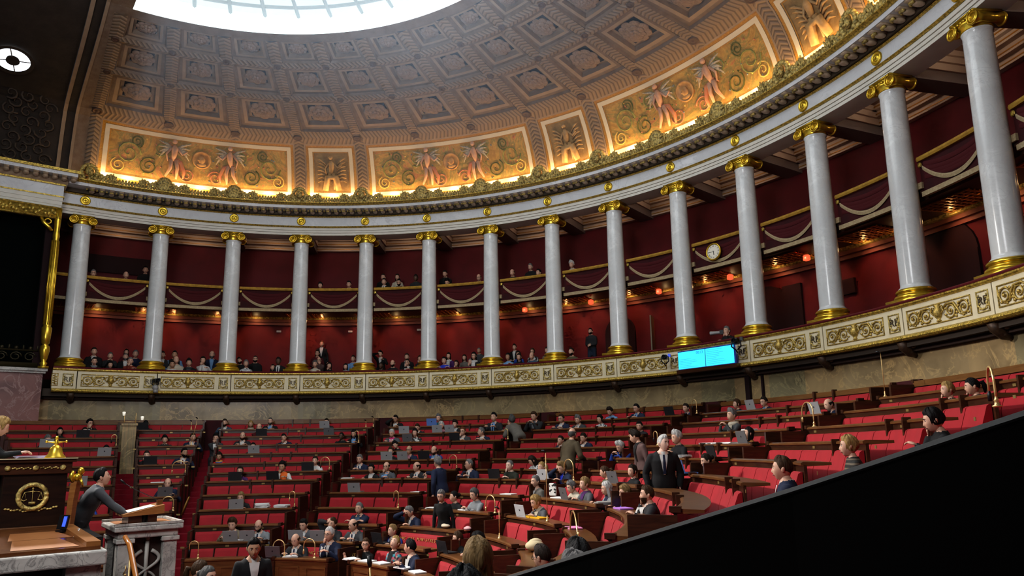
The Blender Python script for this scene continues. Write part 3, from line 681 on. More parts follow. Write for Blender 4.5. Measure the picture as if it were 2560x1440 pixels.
GAL=[
(175.45,14.60,5.80,dict(top='black',shirt='white',hc='d'),'black suit, sitting behind'),
(175.46,13.98,5.39,dict(top='black',scarf='lightgrey',hc='k',jacket=False),'black top with pale lanyard'),
(173.65,14.60,5.67,dict(top='charcoal',hc='G',arms='phone',jacket=False),'dark top, holding a phone up'),
(173.64,13.98,5.28,dict(top='black',shirt='white',hc='k',hair='o',fem=True),'black jacket, low at the parapet'),
(171.87,15.20,5.86,dict(top='darkred',hair='l',hc='d',fem=True,jacket=False),'dark red top'),
(171.94,14.60,5.66,dict(top='black',shirt='white',hair='f',hc='g',beard=True),'black top with white lanyard, bald'),
(170.83,14.60,5.78,dict(top='navy',hc='g',jacket=False),'navy jumper'),
(170.74,13.98,5.44,dict(top='brick',hc='g',jacket=False,arms='chin'),'brick red jumper, hand on mouth'),
(167.72,14.60,5.78,dict(top='charcoal',shirt='white',hc='d'),'dark jacket beside the column'),
(166.29,14.60,5.81,dict(top='black',sleeve='skyblue',hc='d',sk=1,jacket=False),'black vest over pale blue sleeves'),
(165.97,13.98,5.54,dict(top='cream',hc='n',hair='b',jacket=False),'cream shirt'),
(166.57,13.98,5.39,dict(top='white',hc='d',arms='cross',lean=20,jacket=False,sk=1),'white tee shirt, leaning on the parapet'),
(164.37,13.98,5.45,dict(top='black',hair='v',hc='k',scarf='midgrey',jacket=False),'black top and grey scarf'),
(162.65,13.98,5.55,dict(top='white',hair='l',hc='d',fem=True,arms='chin',jacket=False),'white blouse, hand on cheek'),
(161.76,14.60,5.85,dict(top='navy',shirt='skyblue',hair='b',hc='g',beard=True),'dark suit and blue shirt with lanyard'),
(158.19,14.60,5.64,dict(top='black',hc='k',beard=True,jacket=False,hr=15),'black top, peering round the column'),
(157.61,13.98,5.46,dict(top='patterned',hair='o',hc='g',fem=True,jacket=False),'black and white patterned jumper'),
(156.28,14.60,5.71,dict(top='black',hair='f',hc='k',beard=True,glasses=True,jacket=False,arms='front'),'black top, beard and glasses'),
(153.59,13.98,5.32,dict(top='black',hair='f',hc='k',jacket=False),'black hooded top, low behind the parapet'),
(152.76,13.98,5.56,dict(top='black',shirt='white',tie='black',hc='k',sk=2),'black suit with black tie'),
(148.44,15.20,5.97,dict(top='darkred',hc='d',jacket=False,glasses=True),'dark red jumper behind'),
(148.21,15.70,6.44,dict(top='black',shirt='white',hair='u',hc='r',fem=True,arms='side',pose='stand'),'black jacket, standing at the back'),
(148.51,13.98,5.45,dict(top='cream',hair='c',hc='G',fem=True,arms='cross',jacket=False),'cream blouse with bushy grey hair'),
(147.90,14.60,5.66,dict(top='mauve',hc='g',hair='b',arms='both',glasses=True,jacket=False),'mauve shirt, hands at the face'),
(145.88,13.98,5.38,dict(top='black',hair='l',hc='k',fem=True,arms='chin',jacket=False),'black top, hand on mouth, long dark hair'),
(143.52,13.98,5.33,dict(top='black',scarf='lightgrey',hair='l',hc='k',fem=True,jacket=False),'black top and pale scarf'),
(143.24,14.60,5.71,dict(top='skyblue',hc='d',jacket=False),'pale blue shirt next to the column'),
(139.82,15.20,5.91,dict(top='black',shirt='white',hc='k',hair='v',arms='brow',lean=14),'black vest, arm raised'),
(139.12,13.98,5.35,dict(top='black',hair='f',hc='k',sk=2,jacket=False),'black coat, leaning low'),
(136.93,13.98,5.42,dict(top='black',hair='b',hc='d',beard=True,arms='front',jacket=False),'black jumper, bald and bearded'),
(135.75,14.60,5.73,dict(top='black',scarf='white',hc='d',jacket=False),'black top with white lanyard'),
(134.82,13.98,5.43,dict(top='black',scarf='white',hc='d',glasses=True,arms='chin',jacket=False),'black and white top, chin on hand'),
(133.92,14.60,5.64,dict(top='charcoal',hair='l',hc='n',fem=True,arms='chin',jacket=False),'charcoal top, long brown hair, hand on mouth'),
(130.06,13.98,5.45,dict(top='royal',hc='k',jacket=False,arms='cross',lean=14),'royal blue sweatshirt'),
(129.84,14.60,5.70,dict(top='purple',hair='l',hc='d',fem=True,scarf='white',jacket=False),'purple top with lanyard'),
(127.69,13.98,5.31,dict(top='green',hair='l',hc='d',fem=True,glasses=True,arms='chin',jacket=False),'green top, long hair'),
(127.59,14.60,5.60,dict(top='warmgrey',hair='l',hc='d',fem=True,jacket=False),'grey cardigan'),
(125.62,13.98,5.35,dict(top='lightgrey',hair='f',hc='g',arms='chin',jacket=False),'pale striped shirt, chin on hand'),
(124.44,13.98,5.56,dict(top='black',scarf='white',hair='l',hc='k',fem=True,glasses=True,jacket=False),'black top, white lanyard, glasses'),
(126.12,15.20,5.88,dict(top='midgrey',hair='f',hc='g',sk=1,jacket=False),'grey jumper in the second row'),
(120.73,13.98,5.45,dict(top='skyblue',hc='k',hair='o',fem=True,arms='cross',jacket=False,sk=1),'sky blue jumper, arms folded'),
(121.10,15.20,5.92,dict(top='black',shirt='white',hc='d'),'black jacket at the back of the group'),
(119.88,14.60,5.60,dict(top='blue',hair='o',hc='d',fem=True,jacket=False),'blue top in the middle of the group'),
(118.48,13.98,5.41,dict(top='black',hair='l',hc='d',fem=True,jacket=False),'black top, long hair'),
(117.87,14.60,5.66,dict(top='dotted',hair='o',hc='n',fem=True,glasses=True,jacket=False),'dark spotted blouse'),
(116.61,13.98,5.41,dict(top='bluegrey',hair='b',hc='n',arms='front',jacket=False),'grey-blue jumper, hands hanging over the parapet'),
(115.78,14.60,5.66,dict(top='beige',shirt='black',hair='l',hc='d',fem=True),'beige coat over black top'),
(112.05,13.98,5.44,dict(top='olive',hc='d',beard=True,arms='front',jacket=False),'olive jacket, leaning forward by the column'),
(110.43,15.20,5.88,dict(top='charcoal',hc='k',beard=True,pose='stand',arms='front',trousers='denim',jacket=False),'dark jumper, standing near the open doorway'),
(89.10,13.98,5.45,dict(top='black',hc='g',arms='both',jacket=False),'black top, aiming a long camera lens'),
]
UPG=[
(176.33,14.62,8.32,dict(top='navy',hc='g',jacket=False,glasses=True),'navy jumper beside a lit blue screen'),
(172.66,14.62,8.37,dict(top='black',hair='b',hc='g',jacket=False),'black top, bald, reading'),
(170.43,15.30,8.81,dict(top='black',hc='k',pose='stand',arms='front',jacket=False),'black coat, standing half behind the column'),
(147.93,14.62,8.35,dict(top='black',hair='o',hc='k',fem=True,jacket=False,hp=-10),'black top, reading'),
(143.95,14.62,8.39,dict(top='charcoal',hc='k',jacket=False,hp=-10),'charcoal jumper, looking down by the column'),
(139.76,15.30,8.79,dict(top='black',hc='d',jacket=False),'black top in the rear seat'),
(139.00,14.62,8.45,dict(top='black',shirt='white',tie='black',hc='k'),'black suit and tie'),
(137.76,15.30,8.77,dict(top='cream',hair='l',hc='d',fem=True,jacket=False),'cream jacket'),
(136.82,14.62,8.41,dict(top='black',hc='k',beard=True,glasses=True,jacket=False,hp=-12),'black top with beard and glasses'),
(134.42,14.62,8.54,dict(top='charcoal',hc='k',sk=2,jacket=False),'charcoal top behind a laptop'),
(130.62,15.00,8.78,dict(top='black',hc='k',pose='stand',arms='front',jacket=False,hp=-14),'black top, standing'),
(129.79,14.62,8.34,dict(top='skyblue',hc='k',hair='c',jacket=False,hp=-30),'pale blue top, head bowed'),
(125.19,14.62,8.39,dict(top='black',hair='b',hc='n',jacket=False,hp=-10,glasses=True),'black top, bald with glasses'),
(120.29,14.62,8.44,dict(top='black',hc='d',hair='b',jacket=False,hp=-8),'black jumper behind a laptop'),
(118.71,15.30,8.75,dict(top='black',hc='g',jacket=False,hp=-10),'black jumper at the rear laptop'),
(116.42,14.62,8.32,dict(top='black',shirt='white',hc='k',hy=20),'black jacket, in profile by the column'),
(111.60,14.62,8.43,dict(top='midgrey',hc='w',hair='v',jacket=False,scarf='cream',hp=-8),'grey jacket with white hair'),
]
LAPTOPS=[(2,152.97,'d'),(4,152.77,'s'),(7,153.25,'d'),(7,146.56,'d'),(6,141.73,'d'),(9,150.41,'s'),(11,147.64,'s'),(11,143.63,'s'),(11,131.50,'s'),(11,125.72,'s'),(12,132.96,'g'),(1,144.44,'s'),(2,142.94,'g'),(2,131.18,'s'),(3,129.19,'g'),(2,125.87,'s'),(2,123.87,'s'),(3,121.33,'d'),(5,129.38,'s'),(5,126.52,'s'),(5,122.62,'d'),(8,128.63,'s'),(7,101.93,'d'),(7,90.62,'w'),(8,77.18,'g'),(7,72.63,'g'),(4,66.50,'g'),(6,63.71,'b'),(1,78.88,'s'),(2,65.55,'s'),(5,65.54,'d'),(1,90.91,'d'),(1,169.35,'d'),(2,176.66,'d'),(3,-178.81,'s'),(4,174.16,'s'),(5,167.73,'d'),(7,178.13,'s'),(8,164.49,'g'),(11,108.24,'d'),(11,83.80,'d'),(9,80.51,'w'),(1,128.12,'b'),]
PAPERS=[(9,145.48,'w',0.10),(9,141.42,'w',0.06),(7,166.13,'w',0.02),(7,132.99,'w',0.02),(12,128.30,'w',0.02),(12,109.45,'w',0.03),(12,103.65,'w',0.02),(12,98.17,'w',0.02),(12,88.30,'w',0.02),(12,80.56,'w',0.02),(9,98.70,'w',0.02),(9,107.06,'w',0.03),(9,78.89,'y',0.02),(9,76.06,'y',0.02),(9,60.42,'p',0.02),(8,57.69,'v',0.02),(8,66.20,'g',0.04),(5,73.03,'w',0.05),(8,80.37,'w',0.02),(10,96.79,'c',0.05),(10,89.67,'k',0.04),(11,145.78,'w',0.03),(4,73.98,'w',0.03),(4,72.52,'w',0.03),(4,69.94,'w',0.03),(3,71.97,'w',0.03),(8,115.51,'w',0.01),(8,94.31,'w',0.02),]
LAMPS=[(12,155.36,153.08,0.34),(12,133.21,129.87,0.33),(12,124.13,120.66,0.36),(9,139.42,138.58,0.36),(6,139.51,137.94,0.34),(3,137.96,137.25,0.34),(9,116.15,115.18,0.36),(6,115.27,113.85,0.34),(9,92.00,89.26,0.34),(7,85.83,83.55,0.42),(9,59.40,48.50,0.32),(3,62.34,60.52,0.42),(3,29.37,27.93,0.36),(1,87.59,86.94,0.34),(6,164.23,162.18,0.32),(9,164.49,162.45,0.32),(8,-176.84,-177.73,0.25),(4,82.96,82.60,0.30),(3,173.03,172.57,0.32),(3,112.75,112.34,0.28),]
POLES=[(3,162.49,0.75),(9,70.55,1.15),(1,60.79,0.75),(1,137.16,0.30),(1,138.26,0.20),(1,163.10,0.25),(10,74.92,0.50),]
# ------------------------------------------------------------------ seating the people
for (w, k, ang, s_, kw, lab) in SEATED:
    kw = dict(kw); a = rad(ang); r = RR[k]+.45; zf = ZZ[k]-DESK
    nm = 'person in %s, %s of %s' % (lab, ROWN[k].replace(' from the', ' from'), BLK[w])
    kw.pop('sc_', None)
    toc = math.atan2(-math.sin(a), -math.cos(a))
    person(pol(r, a, zf), toc, ('person in %s, %s' % (lab, ROWN[k])), sc=s_, group='seated members, %s' % BLK[w], **kw)
def stand(label, loc, face, **kw): return person(loc, rad(face), label, pose='stand', **kw)
def up(ang, r, k): return pol(r, rad(ang), ZZ[k]-DESK)
CLOTH['brick'] = (.22, .035, .015)
for (ang, r, zh, kw, lab) in GAL:
    for ci in range(NCOL):
        cd = cang(ci)/D2R
        if abs(ang-cd) < 2.5 and r < 14.4: ang = cd+math.copysign(2.5, ang-cd)
    if 14.4 < r < 14.9: r = 14.75
    a = rad(ang); toc = math.atan2(-math.sin(a), -math.cos(a)); kw = dict(kw); st = kw.get('pose') == 'stand'; fl_ = 4.105 if r < 14.3 else 4.405 if r < 15.0 else 4.725
    hh = 1.78 if st else 1.345; sc_ = min(1.06, max(.86, (zh-fl_)/hh)); zz = zh-hh*sc_
    if 'arms' not in kw: kw['arms'] = 'lap'
    person(pol(r, a, max(zz, fl_-.12) if not st else fl_), toc, 'person in %s, in the public gallery' % lab, sc=sc_, vox=.036, group='public gallery visitors', **kw)
for (ang, r, zh, kw, lab) in UPG:
    a = rad(ang); toc = math.atan2(-math.sin(a), -math.cos(a)); kw = dict(kw); st = kw.get('pose') == 'stand'
    if 'arms' not in kw: kw['arms'] = 'lap'
    hh = 1.78 if st else 1.345
    person(pol(r, a, max(zh-hh, 6.93)), toc, 'person in %s, in the upper gallery' % lab, vox=.036, group='upper gallery visitors', legs=False, **kw)
A_ = dict(shirt='white', hi=True)
stand('person in black tailcoat and white bow tie standing before the front desk', (1.93, 1.12, -.45), -8, top='black', hair='s', hc='k', arms='front', hy=8, hp=-12, trousers='black', sk=1, **A_)
stand('person in black suit and navy tie standing upright on the red stairs', up(60.1, 7.87, 7), 318, top='black', tie='navy', hair='s', hc='w', arms='side', hy=-34, trousers='black', sk=3, sc=.985, girth=1.12, **A_)
stand('person in black tunic and black trousers standing behind the ministers bench', up(98.6, 5.85, 10), 300, top='black', hair='o', hc='g', fem=True, arms='side', lean=14, glasses=True, hy=-6, hp=-10, jacket=False, trousers='black', hi=True, sc=.95)
stand('person in brown jacket seen from behind, leaning over the desks', up(91.0, 8.42, 6), 95, top='brown', hair='b', hc='G', arms='desk', RH=(.2, .35, 1.0), LH=(-.2, .4, 1.0), lean=18, trousers='black', hy=-20, sc=1.04, **A_)
stand('person in mauve brown trouser suit standing, head turned away', up(74.4, 8.49, 6), 250, top='mauve', hair='v', hc='d', fem=True, arms='side', lean=10, hp=-20, hy=40, trousers='mauve', jacket=True, shirt='black', hi=True, sc=.97)
stand('person in navy suit standing at the desk end, reaching out one arm', up(109.3, 7.0, 8), 195, top='navy', hair='v', hc='g', RH=(.12, .66, 1.33), arms='side', lean=12, hy=15, trousers='navy', sc=.97, **A_)
stand('person in grey jacket bending far over a seated neighbour', up(110.6, 10.6, 3), 170, top='warmgrey', hair='v', hc='G', RH=(.1, .6, 1.0), LH=(-.2, .55, .95), lean=52, hp=10, hy=20, trousers='black', **A_)
# speaker and presiding member
person((0.02, -.62, .60), rad(88), 'person in grey jacket and jeans leaning on the lectern with both hands', 'grey', pose='stand', shirt='lightgrey', hair='s', hc='k', arms='desk', RH=(.20, .62, .93), LH=(-.12, .66, .94), lean=26, hp=12, hy=6, trousers='denim', hi=True, sc=.93, kick=-.22, sk=0)
person((0.0, -1.92, 1.62), rad(88), 'person in black jacket reading papers at the high presiding desk', 'black', pose='sit', hair='o', hc='y', fem=True, arms='close', RH=(.10, .60, .76), LH=(-.08, .62, .76), lean=26, hp=-22, hi=True, scarf='black', jacket=False, sc=.98)
person((2.06, .37, -.27), rad(60), 'person in dark jacket with long brown ponytail at the frame bottom', 'charcoal', hair='p', hc='n', fem=True, hi=True, jacket=False, arms='lap', seat=.45)
person((2.36, .42, -.30), rad(10), 'person in navy jacket with grey tied-back hair, in profile at the frame bottom', 'navy', hair='u', hc='G', fem=True, hi=True, jacket=False, arms='lap', hy=-20, seat=.45)
# onlookers close to the photographer
person((8.07, .44, .36), rad(155), 'person in black jacket with blond shoulder-length hair seen from behind', 'black', hair='l', hc='Y', fem=True, hi=True, jacket=False, arms='lap', hp=-4, sc=1.08)
person((9.0, -.26, .43), rad(160), 'person in black top with dark curly hair, lowest in front of the blond one', 'black', hair='c', hc='k', hi=True, jacket=False, arms='lap', hp=-6, sc=1.02)
person((8.12, 1.2, .38), rad(150), 'person in charcoal jacket with black hair, just over the black rail', 'charcoal', hair='v', hc='k', hi=True, arms='lap', jacket=False, hp=-8)
person((8.66, .72, .40), rad(160), 'person in grey jumper with grey hair, half hidden by the black rail', 'grey', hair='v', hc='g', hi=True, arms='lap', jacket=False, hp=-12)
person((5.68, 2.98, .05), rad(195), 'person in charcoal jacket with dark-rimmed glasses beside the black rail', 'charcoal', hair='s', hc='d', glasses=True, hi=True, jacket=False, arms='desk', hp=-12, sc=.96)
# ------------------------------------------------------------------ architecture
A_L = rad(180.9); A_R = cang(NCOL-1)-DPHI*.5      # angular extent of the round part that is built
def narc(a0, a1): return max(2, int(abs(a0-a1)/rad(1.5)))
NB = narc(A_L, A_R)
E15 = cang(NCOL-1)
# floors
fl = MB(); fl.arc([(0.02, -.55), (4.2, -.55), (4.2, -.45), (0.02, -.45)], rad(205), rad(10), 60)
struct(fl.build('floor', carpet), 'red carpeted floor of the chamber in front of the benches', 'floor')
tf = MB()
for k in range(1, 13):                                   # stepped floor under each row
    tf.rect(RR[k], RR[k-1]+.02, -.6, ZZ[k]-DESK, rad(190), rad(10), 90)
tf.rect(12.57, 13.8, -.6, ZZ[1]-DESK+.25, rad(190), rad(10), 90)
struct(tf.build('floor_tiers', carpet), 'red carpeted stepped tiers carrying the rows of benches', 'floor')
# outer marble wall under the gallery
w = MB(); w.arc([(13.75, -.6), (13.95, -.6), (13.95, 4.02), (13.75, 4.02)], rad(186), rad(10), 110)
struct(w.build('wall_back', wallmarb, smooth=False), 'brown veined marble wall curving under the gallery', 'wall')
t = MB(); t.rect(13.70, 13.75, 3.30, 3.42, rad(183), rad(10), 100)
struct(t.build('trim_wall_base', woodm), 'brown wooden band along the foot of the marble wall', 'trim')
# door recess and pilaster in the marble wall
a = cang(10)+rad(1.0)
d = MB(); d.rect(13.66, 13.76, 2.4, 4.3, a, a-rad(.55), 3); d.rect(13.68, 13.76, 2.4, 4.3, a-rad(2.0), a-rad(2.2), 2, 0)
for q_, a_ in enumerate((160.3, 136.0, 111.6, 87.3, 62.6)):
    d_ = MB(); d_.rect(12.62, 12.68, 2.3, 3.36, rad(a_)+.36/12.6, rad(a_)-.36/12.6, 3); struct(d_.build('door_%d' % (20+q_), drape), 'dark red doorway at the head of the %s stairs' % ORD[q_+1], 'door')
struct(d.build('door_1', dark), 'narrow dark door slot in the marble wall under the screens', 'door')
# gallery floor, back wall, ceiling
g = MB(); g.rect(13.62, 14.3, 4.02, 4.1, A_L, A_R, NB); g.rect(14.3, 15.0, 4.02, 4.4, A_L, A_R, NB); g.rect(15.0, 16.4, 4.02, 4.72, A_L, A_R, NB)
struct(g.build('floor_gallery', M('gallery_floor_brown', (.04, .02, .014), .9)), 'floor of the public gallery behind the parapet', 'floor')
g = MB(); g.arc([(16.2, 4.5), (16.4, 4.5), (16.4, 10.9), (16.2, 10.9)], A_L+.02, A_R, NB)
struct(g.build('wall_gallery', redwall), 'dark red fabric wall at the back of the galleries', 'wall')
g = MB(); g.rect(13.9, 16.4, 10.46, 10.6, A_L, A_R, NB)
struct(g.build('ceiling_gallery', M('gallery_ceiling_paint', (.30, .20, .15), .8)), 'dim coffered ceiling above the upper gallery', 'ceiling')
mo = MB()
for r0, z0, z1 in ((15.62, 10.34, 10.46), (15.74, 10.20, 10.34), (15.9, 10.04, 10.2), (16.05, 9.88, 10.04)):
    mo.rect(r0, 16.2, z0, z1, A_L, A_R, NB, 0)
    mo.rect(r0-.012, r0+.01, z0+.05, z0+.075, A_L, A_R, NB, 1)
struct(mo.build('trim_gallery_cornice', [white, egg]), 'stepped white cornice round the gallery ceiling', 'trim')
# radial beams from columns to wall
bm_ = MB(); bm_.box((15.05, 0, 10.14), (2.3, .5, .66), 0)
for sx in (-1, 1):
    for i, (w_, z0, z1) in enumerate(((.42, 10.34, 10.47), (.36, 10.2, 10.34), (.30, 10.04, 10.2))):
        bm_.box((15.0, sx*(.24+(w_-.25)/2), (z0+z1)/2), (2.1, w_-.25+.02, z1-z0), 1)
beam = bm_.mesh('beam', [M('beam_paint', (.24, .19, .17), .7), white])
for i in range(NCOL):
    o = link('beam', beam); o.rotation_euler = (0, 0, cang(i)); struct(o, 'moulded ceiling beam running from the %s column to the red wall' % ORD[i], 'beam')
# ceiling coffer centre panel + ornament between beams
cf = MB(); cf.box((14.9, 0, 10.43), (.9, 1.1, .04), 0); cf.box((14.9, 0, 10.40), (.6, .8, .03), 1); cf.ball((14.9, 0, 10.36), (.2, .2, .06), 1)
cfm = cf.mesh('ceiling_coffer', [white, rosem])
for i in range(NCOL-1):
    o = link('ceiling_coffer', cfm); o.rotation_euler = (0, 0, cang(i)-DPHI/2); struct(o, 'small sunk ceiling coffer between the %s and %s columns' % (ORD[i], ORD[i+1]), 'coffer')

# entablature
en = thing('entablature', 'grey marble entablature with gold beads carried by the columns', 'entablature'); en['kind'] = 'structure'
e = MB(); e.rect(13.80, 14.4, 9.82, 9.90, A_L, A_R, NB); e.rect(13.775, 14.4, 9.905, 9.98, A_L, A_R, NB); e.rect(13.75, 14.4, 9.985, 10.075, A_L, A_R, NB)
e.build('architrave', archi, en)
e = MB(); e.rect(13.73, 14.4, 10.13, 10.46, A_L, A_R, NB); e.build('frieze', entab, en)
e = MB(); e.arc([(13.74, 10.075), (13.70, 10.085), (13.68, 10.105), (13.70, 10.13), (13.74, 10.135)], A_L, A_R, NB)
e.arc([(13.74, 10.445), (13.69, 10.45), (13.67, 10.475), (13.69, 10.495), (13.74, 10.50)], A_L, A_R, NB); e.build('bead', goldm, en)
e = MB(); e.rect(13.62, 14.4, 10.50, 10.62, A_L, A_R, NB); e.build('bed_mould', M('bed_mould', (.09, .065, .04), .7), en)
e = MB(); e.arc([(14.4, 10.62), (13.22, 10.62), (13.20, 10.71), (14.4, 10.71)], A_L, A_R, NB); e.build('cornice', entab, en)
e = MB(); e.arc([(14.4, 10.71), (13.17, 10.71), (13.15, 10.735), (13.09, 10.775), (13.09, 10.80), (14.4, 10.80)], A_L, A_R, NB); e.build('cymatium', goldm, en)
mod = MB()
npb = 8
for j in range(npb):
    y = (j-(npb-1)/2)/npb*DPHI
    R = Matrix.Rotation(y, 4, 'Z'); q = MB()
    q.box((13.44, 0, 10.60), (.40, .13, .045)); q.ball((13.50, 0, 10.545), (.14, .085, .05), 0, 8, 5); q.box((13.34, 0, 10.56), (.06, .11, .06), 1)
    q.ball((13.45, .5*13.45*DPHI/npb, 10.60), (.06, .035, .035), 1, 6, 4); q.xf(R)
    mod.add(q.v, q.f); mod.m[-len(q.f):] = q.m
modm = mod.mesh('modillion_band', [M('modillion', (.55, .42, .30), .5, c2=(.34, .25, .16), scale=9), goldb], True)
# crest members: acanthus band per bay with masks, shells and palmettes
def palm_mesh(w, h, lobes, mats):
    q = MB(); q.ball((0, 0, h*.12), (.05, w*.3, h*.14))
    for i in range(lobes):
        t = (i/(lobes-1)-.5)*2; an = t*1.25; Ln = h*(1-.22*abs(t))
        p0 = Vector((0, 0, h*.12)); p1 = Vector((-.015, math.sin(an)*Ln*.55*w/h*1.3, h*.12+math.cos(an)*Ln*.5)); p2 = Vector((-.05, math.sin(an)*Ln*.8*w/h*1.2, h*.1+math.cos(an)*Ln*.86))
        q.tube([p0, p1, p2], [.02, h*.10, h*.045], 6)
    return q.mesh('palmette', mats, True)
palm = palm_mesh(.17, .34, 5, goldb)
sh = MB()
for i in range(9):
    an = (i-4)*.3; sh.tube([(0, 0, .14), (-.05, math.sin(an)*.17, .14+math.cos(an)*.2), (-.03, math.sin(an)*.25, .16+math.cos(an)*.30)], [.03, .055, .045], 6)
sh.ball((0, 0, .14), (.07, .24, .15)); sh.ball((-.06, 0, .28), (.03, .05, .05)); sh.tube([(0, -.28, .03), (-.03, -.3, .18), (0, -.22, .25)], [.03, .035, .02], 6); sh.tube([(0, .28, .03), (-.03, .3, .18), (0, .22, .25)], [.03, .035, .02], 6)
shell = sh.mesh('shell', goldb, True)
ms = MB(); ms.ball((-.05, 0, .27), (.1, .12, .16), 0, 12, 9); ms.ball((-.15, 0, .25), (.03, .025, .05)); ms.ball((-.12, .05, .31), (.03, .035, .025)); ms.ball((-.12, -.05, .31), (.03, .035, .025)); ms.ball((-.13, 0, .17), (.04, .06, .035))
for i in range(14):
    an = (i/13-.5)*4.6; ms.ball((-.01, math.sin(an)*.21, .25+math.cos(an)*.24), (.06, .07, .07), 0, 7, 5)
ms.ball((0, .22, .05), (.05, .12, .06)); ms.ball((0, -.22, .05), (.05, .12, .06))
maskm = ms.mesh('lion_mask', goldb, True)
lf = MB()
for sgn in (-1, 1):
    for c0 in (.52, .86):
        cy = sgn*c0
        pts = [(0, cy+sgn*(.16*math.cos(t*.55)*(1-t*.10)), .13+.12*math.sin(t*.55)*(1-t*.10)) for t in range(0, 11)]
        lf.tube(pts, [.05*(1-i*.05) for i in range(11)], 6)
        for i in range(4): lf.ball((-.03, cy+sgn*(-.14+.09*i), .20+.05*math.sin(i*1.4)), (.03, .06, .07), 0, 7, 5)
lf.arc([(13.14-13.12, 0), (13.19-13.12, 0), (13.19-13.12, .22), (13.14-13.12, .22)], 0, .001, 1)
for q in range(24):
    y = (q/23-.5)*2.08; lf.ball((.0, y, .09), (.045, .055, .11), 0, 6, 4)
leafm = lf.mesh('acanthus_band', goldb, True)
crest = thing('cornice_crest', 'gilded crest of shells, masks and palmettes standing on the cornice', 'cresting'); crest['kind'] = 'structure'
ry = DPHI*13.12
for i in range(NCOL):
    for me, off, da in ((maskm if i % 4 in (0, 3) else shell, 0, 0), (palm, .31, 0), (palm, .69, 0)):
        if i == NCOL-1 and da+off: continue
        a = cang(i)-DPHI*off; o = link(me.name, me, crest); o.location = pol(13.12, a, 10.79); o.rotation_euler = (0, 0, a)
    if i < NCOL-1:
        a = cang(i)-DPHI/2; o = link('acanthus_band', leafm, crest); o.location = pol(13.13, a, 10.79); o.rotation_euler = (0, 0, a)
        o = link('modillion_band', modm, en); o.rotation_euler = (0, 0, a)
ro = MB(); Rm = Matrix.Rotation(-PI/2, 4, 'Y')
ro.lathe([(.0, 0), (.145, .0), (.15, .02), (.12, .05), (.10, .025), (.075, .03), (.06, .06), (.035, .04), (.0, .055)], (13.73, 0, 10.30), 18, 0, Rm)
rosm = ro.mesh('rosette', goldr, True)
for i in range(NCOL):
    o = link('rosette', rosm, en); o.rotation_euler = (0, 0, cang(i))

# columns
sf = MB(); pr = [(.31, 5.29), (.315, 5.31), (.285, 5.335), (.272, 5.37)]
for j in range(13):
    t_ = j/12; pr.append((.27-.032*t_**1.6, 5.39+t_*(9.47-5.39)))
pr += [(.25, 9.50), (.26, 9.52), (.25, 9.54)]
sf.lathe(pr, (0, 0, 0), 32); shaftm = sf.mesh('shaft', marble, True)
ba = MB(); ba.lathe([(.39, 5.09), (.405, 5.11), (.405, 5.14), (.38, 5.165), (.345, 5.175), (.335, 5.20), (.345, 5.215), (.365, 5.225), (.37, 5.25), (.355, 5.275), (.325, 5.295)], (0, 0, 0), 32)
ba.box((0, 0, 5.045), (.80, .80, .09)); basem = ba.mesh('base', goldr, True)
ca = MB(); ca.lathe([(.25, 9.53), (.262, 9.55), (.258, 9.60), (.285, 9.65), (.30, 9.685), (.28, 9.71)], (0, 0, 0), 24)
ca.box((0, 0, 9.80), (.56, .60, .035)); ca.box((0, 0, 9.765), (.52, .55, .05)); ca.box((-.26, 0, 9.735), (.05, .40, .075)); ca.box((.26, 0, 9.735), (.05, .40, .075))
for i in range(5): ca.ball((-.285, (i-2)*.075, 9.71), (.03, .03, .035), 0, 8, 6)
for xs in (-1, 1):
    for ys in (-1, 1):
        pts = []; rs = []
        for q in range(34):
            th = q/33*2.4*2*PI; rr = .125*(1-q/33)**.85+.012
            pts.append((xs*.285-xs*.02*(q/33), ys*(.27+rr*math.cos(th-PI/2)*-1), 9.655+rr*math.sin(th+PI/2))); rs.append(.026*(1-q/33*.55))
        ca.tube(pts, rs, 6)
        ca.lathe([(.0, -.012), (.115, -.012), (.115, .012), (0, .012)], (xs*.27, ys*.27, 9.655), 18, 0, Matrix.Rotation(PI/2, 4, 'Y'))
for ys in (-1, 1):
    ca.lathe([(.11, -.25), (.075, -.1), (.085, -.03), (.085, .03), (.075, .1), (.11, .25)], (0, ys*.27, 9.655), 14, 0, Matrix.Rotation(PI/2, 4, 'Y'))
capm = ca.mesh('capital', goldr, True)
for i in range(NCOL):
    t_ = thing('marble_column', 'white marble column with gilded scroll capital, %s from the gilded side box' % ORD[i], 'column', pol(14.0, cang(i)), cang(i), 'gallery columns')
    link('shaft', shaftm, t_); link('base', basem, t_); link('capital', capm, t_)

# parapet of the public gallery, one unit per bay
RP = 13.42
def onp(u, z, d=0.0): return Vector(((RP-d)*math.cos(-u/RP), (RP-d)*math.sin(-u/RP), z))
bw = DPHI*RP; u0, u1 = -.41*bw, .59*bw
def uarc(q, prof, ua, ub, n=6, mat=0): q.arc(prof, -ua/RP, -ub/RP, n, mat)
pa = MB(); uarc(pa, [(RP, 4.33), (RP+.25, 4.33), (RP+.25, 4.86), (RP, 4.86)], u0+.012, u1-.012, 8)
for ua, ub in ((-.36*bw, .36*bw), (.415*bw, .555*bw)):                    # raised stiles round the fields
    pass
panelm = pa.mesh('panel', cream)
rl = MB(); uarc(rl, [(RP, 4.86), (RP-.03, 4.875), (RP-.05, 4.90), (RP-.05, 4.93), (RP+.28, 4.93), (RP+.28, 4.86)], u0, u1)
railm = rl.mesh('moulded_rail', goldm)
cu = MB(); uarc(cu, [(RP-.06, 4.93), (RP-.07, 4.955), (RP-.03, 4.985), (RP+.30, 4.99), (RP+.34, 4.94)], u0, u1)
cushm = cu.mesh('armrest', M('armrest_velvet', (.12, .006, .012), .6))
